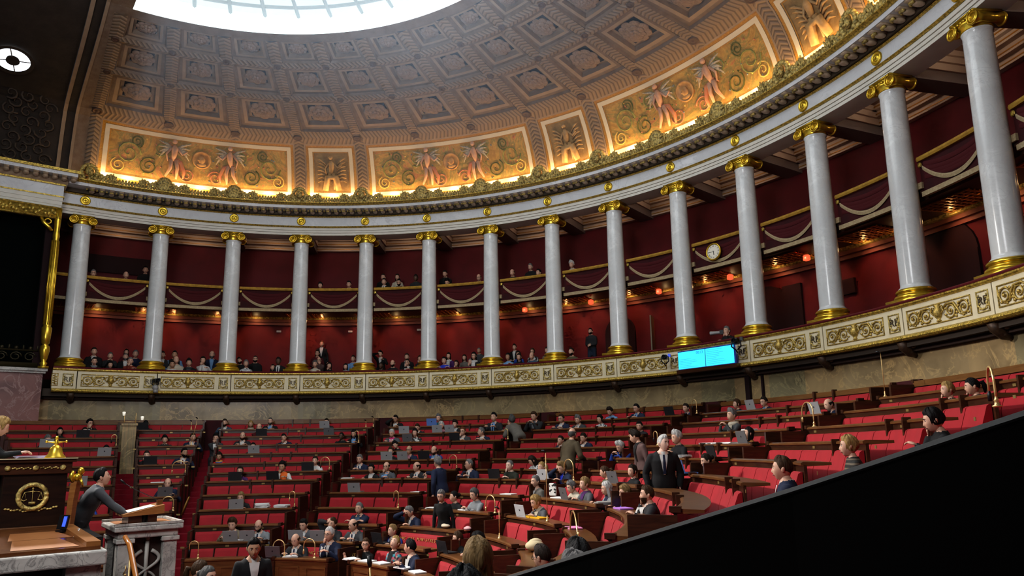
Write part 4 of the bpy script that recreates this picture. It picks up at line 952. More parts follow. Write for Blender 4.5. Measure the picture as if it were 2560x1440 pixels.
lo = MB(); uarc(lo, [(RP, 4.33), (RP-.03, 4.325), (RP-.09, 4.29), (RP-.11, 4.25), (RP-.07, 4.215), (RP+.3, 4.20), (RP+.3, 4.33)], u0, u1, 8)
lowm = lo.mesh('leaf_moulding', gold('leaf_gold', (.80, .58, .13), .35, .6, .8, 30, .35))
def frame_mesh(ua, ub, z0, z1, w_, mats, dd=.014):
    q = MB()
    for (a_, b_, c_, d_) in ((ua, ub, z0, z0+w_), (ua, ub, z1-w_, z1), (ua, ua+w_, z0, z1), (ub-w_, ub, z0, z1)):
        uarc(q, [(RP-dd, c_), (RP+.002, c_), (RP+.002, d_), (RP-dd, d_)], a_, b_, 4)
    return q
relief = frame_mesh(-.36*bw, .36*bw, 4.405, 4.775, .022, None)
def scroll(q, cu_, cz, r0, turns, sgn, start, flip=1, rad0=.016):
    pts = []; rs = []
    for i in range(26):
        t_ = i/25; th = start+sgn*turns*2*PI*t_; rr = r0*(1-t_)**.8+.01
        pts.append(onp(cu_+flip*rr*math.cos(th), cz+rr*math.sin(th), .018)); rs.append(rad0*(1-.5*t_))
    q.tube(pts, rs, 5)
for s_ in (-1, 1):
    for c0, st, sg in ((.62, 2.6, -1), (.30, -2.4, 1)):
        scroll(relief, s_*c0, 4.585, .125, 1.7, sg, st, s_)
        for j in range(7):
            th = j*.9; relief.ball(onp(s_*(c0+.135*math.cos(th)), 4.585+.13*math.sin(th), .012), (.012, .035, .022), 0, 6, 4)
        relief.ball(onp(s_*c0, 4.585, .02), .032, 0, 8, 5)
    relief.tube([onp(s_*.14, 4.66, .015), onp(s_*.22, 4.72, .02), onp(s_*.40, 4.71, .02), onp(s_*.47, 4.60, .02), onp(s_*.52, 4.49, .015), onp(s_*.66, 4.46, .01)], [.02, .02, .018, .022, .018, .01], 6)
    for j in range(5): relief.ball(onp(s_*(.42+.02*j), 4.47+.055*j, .015), (.012, .03, .028), 0, 6, 4)
relief.lathe([(.02, 4.43), (.06, 4.445), (.03, 4.47), (.07, 4.52), (.10, 4.60), (.085, 4.66), (.05, 4.69), (.075, 4.72), (.06, 4.75), (.02, 4.765)], (RP-.0, 0, 0), 14)
for s_ in (-1, 1): relief.tube([onp(s_*.09, 4.56, .03), onp(s_*.15, 4.62, .03), onp(s_*.12, 4.71, .03), onp(s_*.07, 4.69, .03)], [.014]*4, 5)
reliefm = relief.mesh('scroll_relief', gold('relief_gold', (.70, .50, .14), .42, .5, .3, 30, .4), True)
plaq = frame_mesh(.42*bw, .55*bw, 4.405, 4.775, .022, None)
pc = .485*bw
for s_ in (-1, 1):
    plaq.tube([onp(pc+s_*.03, 4.45, .012), onp(pc+s_*.095, 4.52, .012), onp(pc+s_*.11, 4.62, .012), onp(pc+s_*.08, 4.72, .012)], [.012, .012, .01, .006], 5)
    for j in range(6): plaq.ball(onp(pc+s_*(.075+.03*(j % 2)), 4.47+.045*j, .014), (.01, .022, .018), 0, 6, 4)
plaq.ball(onp(pc, 4.46, .015), (.015, .05, .022))
plaqm = plaq.mesh('monogram_plaque', goldb, True)
rfm = text_mesh('RF', .21, .006); rfm.materials.append(M('dark_gold', (.11, .085, .05), .5, .3))
for i in range(-1, NCOL-1):
    a = cang(i)-DPHI/2
    nm = ('white gallery parapet bay with gilded scrolls and RF plaque, after the %s column' % ORD[i]) if i >= 0 else 'short white parapet bay with RF plaque beside the gilded side box'
    t_ = thing('parapet_bay', nm, 'parapet', (0, 0, 0), a, 'gallery parapet bays')
    if i == -1:
        q = MB(); q.arc([(RP, 4.33), (RP+.25, 4.33), (RP+.25, 4.86), (RP, 4.86)], -.30*bw/RP, -u1/RP+.001, 5); q.build('panel', cream, t_)
        for prof, nm_, mt in (([(RP, 4.86), (RP-.05, 4.90), (RP-.05, 4.93), (RP+.28, 4.93), (RP+.28, 4.86)], 'moulded_rail', goldm), ([(RP-.06, 4.93), (RP-.03, 4.985), (RP+.30, 4.99), (RP+.34, 4.94)], 'armrest', cushm.materials[0]), ([(RP, 4.33), (RP-.09, 4.29), (RP-.11, 4.25), (RP-.07, 4.215), (RP+.3, 4.20), (RP+.3, 4.33)], 'leaf_moulding', lowm.materials[0])):
            q = MB(); q.arc(prof, -.30*bw/RP, -u1/RP, 5); q.build(nm_, mt, t_)
        q = frame_mesh(.29*bw, .37*bw, 4.405, 4.775, .02, None); q.tube([onp(.33*bw, 4.44, .012), onp(.33*bw, 4.74, .012)], .014, 5)
        for j in range(8): q.ball(onp(.33*bw+.035*(-1)**j, 4.46+.035*j, .012), (.01, .025, .02), 0, 6, 4)
        q.build('scroll_relief', reliefm.materials[0], t_, True)
    else:
        for me in (panelm, railm, cushm, lowm, reliefm): link(me.name, me, t_)
    pq = link('monogram_plaque', plaqm, t_)
    al = -pc/RP
    o = link('monogram', rfm, pq, Matrix.Rotation(al, 4, 'Z') @ Matrix.Translation((RP-.016, 0, 4.60)) @ TXT)
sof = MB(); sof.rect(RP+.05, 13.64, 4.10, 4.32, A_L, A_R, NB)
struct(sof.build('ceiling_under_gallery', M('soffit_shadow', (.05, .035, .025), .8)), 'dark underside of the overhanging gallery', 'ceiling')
# carved brackets under the parapet
bk = MB(); bk.tube([(13.75, 0, 3.95), (13.62, 0, 4.0), (13.5, 0, 4.12), (13.45, 0, 4.22)], [.05, .09, .11, .10], 8)
for j in range(9):
    an = (j-4)*.42; bk.ball((13.55+.03*(j % 2), math.sin(an)*.17, 4.12+math.cos(an)*.06), (.05, .06, .05), 0, 7, 5)
bk.ball((13.6, 0, 4.0), (.08, .1, .06)); bkm = bk.mesh('carved_bracket', M('bracket_bronze', (.10, .055, .03), .5, .3, c2=(.05, .03, .02), scale=20), True)
for i in range(NCOL):
    o = link('carved_bracket', bkm); o.rotation_euler = (0, 0, cang(i)-rad(.3)); tag(o, 'carved dark bracket holding up the parapet below the %s column' % ORD[i], 'bracket', 'parapet brackets')

# upper gallery: hung fronts between columns
RU = 14.22
uf = DPHI*RU; ha = DPHI/2-.018
uw = MB(); uw.arc([(RU, 7.20), (RU+.06, 7.20), (RU+.06, 7.93), (RU, 7.93)], -ha, ha, 6)
hangm = uw.mesh('hanging', drape)
ur = MB(); ur.arc([(RU-.06, 7.905), (RU+.16, 7.905), (RU+.16, 8.0), (RU-.06, 8.0), (RU-.08, 7.95)], -ha, ha, 6); uprail = ur.mesh('rail', gold('rail_gold', (.62, .38, .07), .45, .4, .1, 8, .7))
sw = MB(); P = []
def onu(u, z, d): return Vector(((RU-d)*math.cos(-u/RU), (RU-d)*math.sin(-u/RU), z))
for i in range(25):
    t_ = (i/24-.5)*2; u = t_*.80; zc = 7.33+.42*t_*t_; P.append([onu(u, zc+.05-.0*t_, .03), onu(u, zc+.02, .045), onu(u, zc-.045, .03)])
sw.grid(P); swm = sw.mesh('swag_fringe', fringe)
fd = MB()
for f_ in range(4):
    P = []
    for i in range(17):
        t_ = (i/16-.5)*2; u = t_*.78; zc = 7.83-.09*f_-(.30-.07*f_)*(1-t_*t_)*(.35+.2*f_)
        P.append([onu(u, zc+.05, .008), onu(u, zc, .03), onu(u, zc-.05, .008)])
    fd.grid(P)
foldm = fd.mesh('drape_folds', M('drape_fold_red', (.075, .003, .006), .85), True)
fb = MB(); fb.arc([(RU-.03, 7.165), (RU+.05, 7.165), (RU+.05, 7.265), (RU-.03, 7.265)], -ha, ha, 8)
fringem = fb.mesh('fringe', fringe)
tb = MB()
for s_ in (-1, 1):
    tb.box(onu(s_*.94, 7.40, .03), (.05, .19, .13), 0, -s_*.94/RU); tb.ball(onu(s_*.86, 7.83, .03), (.03, .055, .055), 1, 8, 6)
tabm = tb.mesh('fringed_tab', [fringe, goldm])
us = MB(); us.rect(14.25, 16.3, 7.27, 7.42, A_L, A_R, NB)
for r0, z0 in ((14.7, 7.2), ): us.rect(14.5, 14.6, 7.20, 7.28, A_L, A_R, NB)
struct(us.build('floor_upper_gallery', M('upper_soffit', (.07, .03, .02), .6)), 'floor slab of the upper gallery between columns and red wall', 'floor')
up = MB(); up.rect(16.08, 16.2, 7.0, 7.10, A_L, A_R, NB, 0); up.rect(15.98, 16.2, 7.10, 7.2, A_L, A_R, NB, 0); up.rect(15.85, 16.2, 7.2, 7.28, A_L, A_R, NB, 1)
struct(up.build('trim_under_gallery', [M('pink_moulding', (.30, .10, .07), .6), goldb]), 'pink and gold moulding under the upper gallery', 'trim')
co = MB()
for j in range(7): co.box((14.95+.14*j, 0, 7.25), (.05, 1.3, .03), 0)
for j in range(9): co.box((15.35, -.6+.15*j, 7.24), (.9, .04, .03), 0)
for j in range(14): co.ball((15.0+.9*((j*5) % 7)/7, -.6+1.2*j/13, 7.24), (.05, .05, .02), 0, 6, 4)
com = co.mesh('soffit_grille', M('soffit_gold', (.55, .26, .07), .35, .7))
for i in range(-1, NCOL-1):
    a = cang(i)-DPHI/2; wh = 'after the %s column' % ORD[i] if i >= 0 else 'beside the gilded side box'
    t_ = thing('draped_gallery_front', 'dark red draped upper gallery front with cream swag, %s' % wh, 'balcony front', (0, 0, 0), a, 'upper gallery fronts')
    for me in ((hangm, uprail, foldm, swm, fringem, tabm) if i >= 0 else (hangm, uprail, fringem)): link(me.name, me, t_)
    o = link('soffit_grille', com); o.rotation_euler = (0, 0, a+DPHI/2); struct(o, 'gilded openwork soffit under the upper gallery at the %s' % (ORD[i+1]+' column'), 'soffit')

# ------------------------------------------------------------------ dome
PROF = [(13.55, 10.80), (13.42, 11.22), (13.25, 11.75), (12.98, 12.3), (12.65, 12.72), (12.2, 12.87), (11.2, 13.0), (9.36, 13.19), (8.05, 13.39), (7.36, 13.56)]
PN = np.array(PROF); SL = np.concatenate([[0], np.cumsum(np.hypot(*np.diff(PN, axis=0).T))])
# smooth the profile a little (Catmull-Rom samples)
def cr(t):
    n = len(PROF)-1; i = min(int(t*n), n-1); f = t*n-i
    p = [PN[max(i-1, 0)], PN[i], PN[i+1], PN[min(i+2, n)]]
    return .5*((2*p[1])+(-p[0]+p[2])*f+(2*p[0]-5*p[1]+4*p[2]-p[3])*f*f+(-p[0]+3*p[1]-3*p[2]+p[3])*f**3)
TS = np.linspace(0, 1, 400); CR = np.array([cr(t) for t in TS]); CS = np.concatenate([[0], np.cumsum(np.hypot(*np.diff(CR, axis=0).T))])
STOT = CS[-1]
def prof_s(s_): return float(np.interp(s_, CS, CR[:, 0])), float(np.interp(s_, CS, CR[:, 1]))
def s_of_r(r_): return float(np.interp(-r_, -CR[:, 0], CS))
def dome(a, s_, d=0.0):
    """point on the dome at angle a, arclength s, pushed out by d"""
    r0, z0 = prof_s(max(0, s_-.03)); r1, z1 = prof_s(min(STOT, s_+.03)); nx, nz = (z1-z0), -(r1-r0); l = math.hypot(nx, nz)
    r, z = prof_s(s_); return pol(r+d*nx/l, a, z+d*nz/l)
S_P0, S_P1 = s_of_r(13.46), s_of_r(12.70)
ROWS = [(s_of_r(12.05), s_of_r(10.32)), (s_of_r(10.02), s_of_r(8.72)), (s_of_r(8.45), s_of_r(7.62))]
dm = MB(); dmuv = []
def patch(q, a0, a1, s0, s1, d0, d1=None, na=4, ns=2, mat=0):
    P = [[dome(a0+(a1-a0)*i/na, s0+(s1-s0)*j/ns, d0) for j in range(ns+1)] for i in range(na+1)]
    q.grid(P, mat)
def step(q, a0, a1, s0, s1, da, db, mat, na=4, ns=3, ia=0, is_=0):
    """frame between rectangle (a,s) at depth da and the one inset by ia,is_ at depth db"""
    A0, A1 = a0+(ia if a1 > a0 else -ia), a1-(ia if a1 > a0 else -ia); S0, S1 = s0+is_, s1-is_
    for (p, r_) in (((lambda t: (a0+(a1-a0)*t, s0)), (lambda t: (A0+(A1-A0)*t, S0))), ((lambda t: (a0+(a1-a0)*t, s1)), (lambda t: (A0+(A1-A0)*t, S1))),
                    ((lambda t: (a0, s0+(s1-s0)*t)), (lambda t: (A0, S0+(S1-S0)*t))), ((lambda t: (a1, s0+(s1-s0)*t)), (lambda t: (A1, S0+(S1-S0)*t)))):
        q.grid([[dome(*p(i/5), da), dome(*r_(i/5), db)] for i in range(6)], mat)
RIBA = lambda r_: .16/r_
ND = NCOL-1
ceil_ = MB()      # mats: 0 stucco 1 pale 2 blue back 3 braid
A1_ = cang(0); AE = cang(ND)
patch(ceil_, A1_+.02, AE-.05, 0, S_P0-.10, 0, na=ND*4, ns=2, mat=1)
patch(ceil_, A1_+.02, AE-.05, ROWS[2][1], STOT, 0, na=ND*4, ns=2, mat=0)
hb = [(S_P1+.06, ROWS[0][0]), (ROWS[0][1], ROWS[1][0]), (ROWS[1][1], ROWS[2][0])]
for k in range(ND):
    a0, a1 = cang(k), cang(k+1)
    for ri, (s0, s1) in enumerate(ROWS):
        rm = prof_s((s0+s1)/2)[0]; g_ = RIBA(rm)
        b0, b1 = a0-g_, a1+g_; w_ = (b0-b1)
        x1, x2, x3 = .07*w_, .15*w_, .22*w_; y1, y2, y3 = .07*(s1-s0), .15*(s1-s0), .22*(s1-s0)
        step(ceil_, b0, b1, s0, s1, 0, .07, 0, ia=x1*.4, is_=y1*.4)
        step(ceil_, b0-x1*.4, b1+x1*.4, s0+y1*.4, s1-y1*.4, .07, .07, 0, ia=x1, is_=y1)
        step(ceil_, b0-x1*1.4, b1+x1*1.4, s0+y1*1.4, s1-y1*1.4, .07, .08, 1, ia=x1, is_=y1)
        step(ceil_, b0-x1*2.4, b1+x1*2.4, s0+y1*2.4, s1-y1*2.4, .08, .2, 0, ia=x1*.4, is_=y1*.4)
        step(ceil_, b0-x1*2.8, b1+x1*2.8, s0+y1*2.8, s1-y1*2.8, .2, .2, 1, ia=x1*.8, is_=y1*.8)
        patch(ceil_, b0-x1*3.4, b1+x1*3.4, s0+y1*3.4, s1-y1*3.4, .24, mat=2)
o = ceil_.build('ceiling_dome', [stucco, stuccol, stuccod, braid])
struct(o, 'brown coffered half dome ceiling with rosettes around the skylight', 'ceiling'); domeo = o
# ribs with braid (own mesh for the UV chevrons)
class UVB:
    def __init__(s): s.v = []; s.f = []; s.u = []
    def strip(s, P, U):
        o_ = len(s.v); n = len(P[0]); s.v += [tuple(p) for r in P for p in r]
        for i in range(len(P)-1):
            for j in range(n-1):
                s.f.append((o_+i*n+j, o_+i*n+j+1, o_+(i+1)*n+j+1, o_+(i+1)*n+j)); s.u += [U[i][j], U[i][j+1], U[i+1][j+1], U[i+1][j]]
    def build(s, name, mats, parent=None):
        me = bpy.data.meshes.new(name); me.from_pydata(s.v, [], s.f); me.materials.append(mats); l = me.uv_layers.new(name='UVMap')
        l.data.foreach_set('uv', [x for p in s.u for x in p]); me.update(); return link(name, me, parent)
rb = UVB()
small = [k % 4 == 3 for k in range(ND)]
for k in range(ND+1):
    a = cang(k)
    smin = 0 if (k == 0 or k == ND or small[k-1] or (k < ND and small[k])) else S_P1+.06
    n = 24; P = []; U = []
    for i in range(n+1):
        s_ = smin+(ROWS[2][1]-smin)*i/n; r_ = prof_s(s_)[0]; g_ = RIBA(r_)*.98
        P.append([dome(a+g_, s_, 0), dome(a+g_*.75, s_, -.02), dome(a, s_, -.05), dome(a-g_*.75, s_, -.02), dome(a-g_, s_, 0)]); U.append([(x, s_*.55) for x in (-1, -.7, 0, .7, 1)])
    rb.strip(P, U)
for s0, s1 in hb:
    n = ND*8; P = []; U = []
    for i in range(n+1):
        a = cang(0)+(cang(ND)-cang(0))*i/n; m_ = (s0+s1)/2; h_ = (s1-s0)/2
        P.append([dome(a, m_-h_, 0), dome(a, m_-h_*.7, -.02), dome(a, m_, -.05), dome(a, m_+h_*.7, -.02), dome(a, m_+h_, 0)]); U.append([(x, -a*prof_s(m_)[0]*.55) for x in (-1, -.7, 0, .7, 1)])
    rb.strip(P, U)
rb.build('rib_braid', braid, domeo)
# rosettes
rz = MB()
for ring, (n_, r_, h_) in enumerate(((8, .62, .03), (7, .40, .15), (5, .2, .26))):
    for i in range(n_):
        an = 2*PI*(i+.5*ring)/n_; rz.ball((-h_*.6, math.cos(an)*r_*.62, math.sin(an)*r_*.62), (.07, .20*r_/.6+.03, .20*r_/.6+.03), 0, 8, 5)
rz.ball((-.2, 0, 0), (.06, .07, .07)); rz.ball((.0, 0, 0), (.03, .42, .42)); rzm = rz.mesh('rosette', rosem, True)
boss = MB(); boss.lathe([(0, 0), (.17, 0), (.17, .05), (.12, .06), (.11, .035), (.06, .06), (0, .07)], (0, 0, 0), 14, 0, Matrix.Rotation(-PI/2, 4, 'Y')); bossm = boss.mesh('boss', M('boss_brown', (.085, .045, .03), .6), True)
def dome_frame(a, s_, d):
    p = dome(a, s_, d); q = dome(a, s_+.02, d); e = dome(a-.002, s_, d); up = (q-p).normalized(); rt = (e-p).normalized(); nrm = rt.cross(up).normalized()   # toward the room
    return Matrix((( -nrm.x, -rt.x, up.x, p.x), (-nrm.y, -rt.y, up.y, p.y), (-nrm.z, -rt.z, up.z, p.z), (0, 0, 0, 1)))
for k in range(ND):
    for ri, (s0, s1) in enumerate(ROWS):
        sm = (s0+s1)/2; rm = prof_s(sm)[0]; a = cang(k)-DPHI/2; sx = (DPHI*rm-.32)*.5*.60; sz = (s1-s0)*.5*.60
        link('rosette', rzm, domeo, dome_frame(a, sm, .16) @ Matrix.Diagonal((.5, sx/.66, sz/.66, 1)))
for k in range(ND+1):
    for s0, s1 in hb:
        link('boss', bossm, domeo, dome_frame(cang(k), (s0+s1)/2, -.03) @ Matrix.Scale(.85 if s0 < hb[1][0] else .6, 4))
# painted panels between the ribs at the foot of the dome
mural_bg = mat_mural('mural_ground', [(.25, (.30, .17, .05)), (.38, (.46, .26, .06)), (.47, (.55, .33, .08)), (.53, (.30, .24, .07)), (.60, (.52, .31, .08)), (.66, (.48, .17, .07)), (.74, (.52, .33, .09))], .8, 4.5)
mural_bg2 = mat_mural('relief_ground', [(.3, (.20, .12, .04)), (.5, (.36, .22, .075)), (.7, (.42, .28, .11))], 1.5, 2.0)
fleshp = M('painted_flesh', (.66, .40, .27), .6, c2=(.52, .29, .18), scale=8)
reliefp = M('relief_flesh', (.52, .34, .15), .6, c2=(.36, .22, .09), scale=8)
pinkc = [M('painted_green', (.19, .21, .06), .6, c2=(.30, .27, .07), scale=9), M('painted_rose', (.52, .17, .10), .6, c2=(.55, .26, .12), scale=9), M('painted_ochre', (.62, .42, .11), .6), M('painted_blue', (.20, .22, .22), .6), M('painted_wing', (.60, .52, .40), .6, c2=(.28, .22, .15), scale=20)]
def mural(k0, k1, idx):
    a0, a1 = cang(k0), cang(k1); big = k1-k0 > 1
    g_ = RIBA(13.0)
    nm = ('large painted panel of scrolls and winged figures, %s along the dome foot' if big else 'narrow painted panel of one ochre figure, %s along the dome foot') % idx
    t_ = thing('painted_panel', nm, 'painting', (0, 0, 0), 0, 'painted dome panels')
    b0, b1 = a0-g_, a1+g_; na = 24 if big else 8
    q = MB(); dS = S_P1-S_P0
    def fr(i_, w_, d_, mat):
        e = .02; A0 = b0-i_/13; A1 = b1+i_/13; s0 = S_P0-.10+i_; s1 = S_P1+.06-i_
        for (x0, x1, y0, y1) in ((A0, A1, s0, s0+w_), (A0, A1, s1-w_, s1), (A0, A0-w_/13, s0, s1), (A1+w_/13, A1, s0, s1)):
            patch(q, x0, x1, y0, y1, d_, na=na if abs(x0-x1) > .05 else 1, ns=6 if y1-y0 > .5 else 1, mat=mat)
    fr(0, .05, .0, 2); fr(.05, .09, .012, 1); fr(.14, .13, .004, 0); fr(.27, .04, .02, 1)
    q.build('border', [whiteframe, egg, stuccol], t_)
    q = MB(); patch(q, b0-.30/13, b1+.30/13, S_P0+.18, S_P1-.22, .03, na=na, ns=10); q.build('ground', mural_bg if big else mural_bg2, t_)
    ac = (b0+b1)/2; W = (b0-b1)*13-.64; H = S_P1-S_P0-.40; sb = S_P0+.18
    def pt(x, y, d=0.0): return dome(ac-(x*W)/13.0, sb+y*H, .03-d)     # x -.5...5 left to right, y 0..1
    def figure(x, wing, mat, name, sc=1.0, flip=1):
        q = MB(); F = lambda u, v, d=.05: pt(x+flip*u*sc*H/W, .04+v*sc, d)
        q.tube([F(-.02, .44), F(.0, .58, .07), F(.01, .72, .07), F(0, .80)], [.055*sc, .085*sc, .10*sc, .04*sc], 8, 0)
        q.ball(F(.0, .875, .06), .075*sc, 0, 10, 8)
        q.tube([F(.04, .46), F(.08, .27, .07), F(.06, .03)], [.075*sc, .055*sc, .03*sc], 7, 0); q.tube([F(-.05, .46), F(-.07, .25, .07), F(-.16, .06)], [.075*sc, .055*sc, .03*sc], 7, 0)
        q.tube([F(.06, .73), F(.17, .60), F(.27, .68)], [.042*sc, .034*sc, .024*sc], 6, 0); q.tube([F(-.06, .73), F(-.16, .58), F(-.12, .42)], [.042*sc, .034*sc, .024*sc], 6, 0)
        q.build(name, mat, t_, True)
        if wing:
            q = MB()
            for s_ in (-1, 1):
                for j in range(4): q.tube([F(s_*.05, .73, .01), F(s_*(.16+.02*j), .80-.06*j, .02), F(s_*(.34-.01*j), .86-.13*j, .0)], [.03, .05, .012], 5)
            q.build('wing', pinkc[4], t_, True)
            q = MB(); q.tube([F(-.08, .50, .03), F(.14, .42, .04), F(.22, .2, .02), F(.2, .05, .02)], [.04, .07, .06, .03], 6); q.build('drapery', pinkc[1], t_, True)
    if big:
        figure(-.155, True, fleshp, 'painted_figure', 1.04); figure(.165, True, fleshp, 'painted_figure', 1.04, -1)
        q = MB(); fm = dome_frame(ac, sb+H*.60, .02); q.lathe([(0, 0), (.28, 0), (.30, .03), (.25, .04), (.24, .015), (0, .015)], (0, 0, 0), 24, 0, Matrix.Rotation(-PI/2, 4, 'Y'))
        q.ball((-.02, 0, .0), (.04, .11, .14)); q.ball((-.02, 0, -.16), (.03, .16, .07)); q.ball((-.03, .09, -.01), (.03, .04, .04)); q.xf(fm); q.build('medallion', M('medallion_ochre', (.58, .34, .13), .55, c2=(.36, .18, .06), scale=6), t_, True)
        for mi in range(4):
            q = MB()
            for s_ in (-1, 1):
                for c_, (x, y, r0) in enumerate(((.40, .52, .26), (.29, .28, .20), (.45, .22, .15), (.08, .20, .16), (.23, .72, .15), (.36, .82, .13))):
                    if (c_+mi) % 4 not in (0, 1 if mi == 0 else 0): continue
                    pts = []; rs = []
                    for i in range(22):
                        u = i/21; th = u*1.8*2*PI*(-s_)+c_; rr = r0*(1-u)**.8+.015; pts.append(pt(s_*x+rr*math.cos(th)*H/W*.95, y+rr*math.sin(th), .01)); rs.append(.026*(1-.5*u))
                    q.tube(pts, rs, 5)
                for j in range(8):
                    x, y = rnd.uniform(.02, .47)*s_, rnd.uniform(.05, .92)
                    q.ball(pt(x, y, .005), (.02, .035, .03), 0, 6, 4)
            q.build('painted_pattern', pinkc[mi], t_, True)
    else:
        figure(0, False, reliefp, 'painted_figure', .95)
        q = MB()
        for s_ in (-1, 1):
            for j in range(7): q.tube([pt(s_*.14, .25+.07*j, .0), pt(s_*.30, .3+.085*j, .03), pt(s_*.42, .25+.1*j, 0)], [.03, .04, .012], 5)
        q.tube([pt(-.2, .05, .03), pt(-.12, .38, .08), pt(.12, .38, .08), pt(.2, .05, .03)], [.1, .12, .12, .1], 7)
        q.build('drapery', reliefp, t_, True)
k = 0; n = 0
while k < ND:
    st = 1 if k % 4 == 3 else min(3, ND-k); mural(k, k+st, ORD[n]); k += st; n += 1

# skylight
sky = thing('window_1', 'large half round glazed skylight at the top of the dome', 'skylight', (0, 0, 0)); sky['kind'] = 'structure'
rS, zS = prof_s(STOT)
q = MB(); q.arc([(rS, zS), (rS+.06, zS), (rS+.06, zS+.55), (rS-.02, zS+.55)], A1_+.02, AE-.4, 60); q.build('reveal', M('skylight_reveal', (.2, .22, .22), .6, emit=(.80, .95, 1.0), es=1.5), sky)
q = MB(); vs = [(0, 0, zS+1.5)]; n_ = 70
def skz(r_): return zS+.55+(1-(r_/rS)**2)*.9
rings = [.02, 2.4, 4.8, 6.3, rS]; P = [[pol(r_, A1_+.02+(AE-.42-A1_)*i/n_, skz(r_)) for r_ in rings] for i in range(n_+1)]
q.grid(P); glass = q.build('glass', M('skylight_glass', (.05, .05, .05), .5, emit=(.80, .93, .96), es=.86), sky)
q = MB(); nr = 22
for i in range(nr+1):
    a = A1_+.02+(AE-.42-A1_)*i/nr; q.tube([pol(r_, a, skz(r_)-.09) for r_ in (.6, 2.4, 4.8, 6.3, rS-.05)], .05, 4)
for r_ in (3.4, 5.4, rS-.35): q.arc([(r_-.03, skz(r_)-.10), (r_+.03, skz(r_)-.10), (r_+.03, skz(r_)-.03), (r_-.03, skz(r_)-.03)], A1_+.02, AE-.4, 60)
q.build('glazing_bar', M('glazing_grey_glow', (.25, .28, .28), .5, emit=(.5, .6, .63), es=.35), sky)  # bars glow faintly, standing in for daylight on their faces

# ------------------------------------------------------------------ left side: arch, side box wall
XS = -13.125
arch = MB()
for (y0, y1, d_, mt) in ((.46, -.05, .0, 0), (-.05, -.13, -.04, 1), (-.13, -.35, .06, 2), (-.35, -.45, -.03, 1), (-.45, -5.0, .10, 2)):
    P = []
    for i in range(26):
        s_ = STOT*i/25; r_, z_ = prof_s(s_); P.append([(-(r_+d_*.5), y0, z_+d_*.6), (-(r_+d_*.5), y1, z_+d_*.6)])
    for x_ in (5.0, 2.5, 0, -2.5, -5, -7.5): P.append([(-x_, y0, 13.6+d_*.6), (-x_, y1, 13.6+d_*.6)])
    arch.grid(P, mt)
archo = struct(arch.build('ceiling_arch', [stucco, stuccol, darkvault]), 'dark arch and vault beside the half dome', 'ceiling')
# relief ornament on the vault
q = MB()
for j in range(24):
    s_ = .5+(j % 8)*.26; y = -.78-.42*(j//8)-.15*(j % 2); r_, z_ = prof_s(s_)
    pts = [(-(r_)+.0+.2*math.sin(t*.7+j)*.3, y+.19*math.cos(t*.7+j)*(1-t*.08), z_+.17*math.sin(t*.7+j)*(1-t*.08)) for t in range(12)]
    q.tube(pts, [.035*(1-i*.06) for i in range(12)], 5)
q.build('vault_relief', M('vault_relief_brown', (.07, .05, .036), .8), archo, True)
# oculus in the vault
so = s_of_r(10.9)
def vault(s_, y, d=0.0):
    r_, z_ = prof_s(s_); r0, z0 = prof_s(s_-.05); r1, z1 = prof_s(s_+.05); l = math.hypot(z1-z0, r1-r0); nx, nz = (z1-z0)/l, -(r1-r0)/l
    return Vector((-(r_+nx*d), y, z_+nz*d)), Vector((nx, 0, -nz))
oc = thing('window_2', 'round white window with dark hub in the dark vault', 'window'); oc['kind'] = 'structure'
def oculus_mesh(ri, ro_, d, mb):
    P = []
    for i in range(33):
        t_ = 2*PI*i/32; row = []
        for r_ in (ri, ro_): row.append(vault(so+1.4*r_*math.sin(t_), OCY+r_*math.cos(t_), d)[0])
        P.append(row)
    mb.grid(P)
OCY = -1.84
q = MB(); oculus_mesh(.15, .41, .02, q); q.build('pane', M('oculus_glass', (.85, .88, .9), .5, emit=(.86, .93, 1.0), es=1.5), oc)
q = MB(); oculus_mesh(.41, .50, -.01, q); oculus_mesh(.05, .16, -.02, q); oculus_mesh(.001, .08, -.04, q)
for t_ in (0, PI/2, PI, 3*PI/2): q.tube([vault(so+.2*math.sin(t_+.2), OCY+.14*math.cos(t_+.2), -.01)[0], vault(so+.58*math.sin(t_+.2), OCY+.41*math.cos(t_+.2), -.01)[0]], .014, 4)
q.build('frame', M('oculus_frame', (.06, .045, .035), .6), oc)
# side wall with its own entablature
sw_ = thing('side_entablature', 'grey marble entablature with gold beads above the gilded side box', 'entablature'); sw_['kind'] = 'structure'
def wbox(q, x0, x1, y0, y1, z0, z1, mat=0): q.box(((x0+x1)/2, (y0+y1)/2, (z0+z1)/2), (abs(x1-x0), abs(y1-y0), abs(z1-z0)), mat)
YE = -.22; YB = -5.5
q = MB(); wbox(q, XS-.6, XS, YE, YB, 9.72, 9.83); wbox(q, XS-.6, XS+.02, YE+.01, YB, 9.83, 9.95); wbox(q, XS-.6, XS+.04, YE+.02, YB, 9.95, 10.07); q.build('architrave', archi, sw_)
q = MB(); wbox(q, XS-.6, XS+.03, YE+.02, YB, 10.10, 10.44); q.build('frieze', entab, sw_)
q = MB(); wbox(q, XS-.6, XS+.06, YE+.05, YB, 10.07, 10.11); wbox(q, XS-.6, XS+.08, YE+.06, YB, 10.44, 10.49); q.build('bead', goldm, sw_)
q = MB(); wbox(q, XS-.6, XS+.4, YE+.32, YB, 10.68, 10.78); q.build('cornice', entab, sw_)
q = MB(); wbox(q, XS-.6, XS+.46, YE+.38, YB, 10.78, 10.86); q.build('cymatium', goldm, sw_)
q = MB(); wbox(q, XS-.6, XS+.12, YE+.10, YB, 10.49, 10.68)
for j in range(22): y = YE+.22-j*.24; q.ball((XS+.24, y, 10.60), (.14, .085, .06), 0, 8, 5); q.box((XS+.22, y, 10.66), (.34, .13, .04))
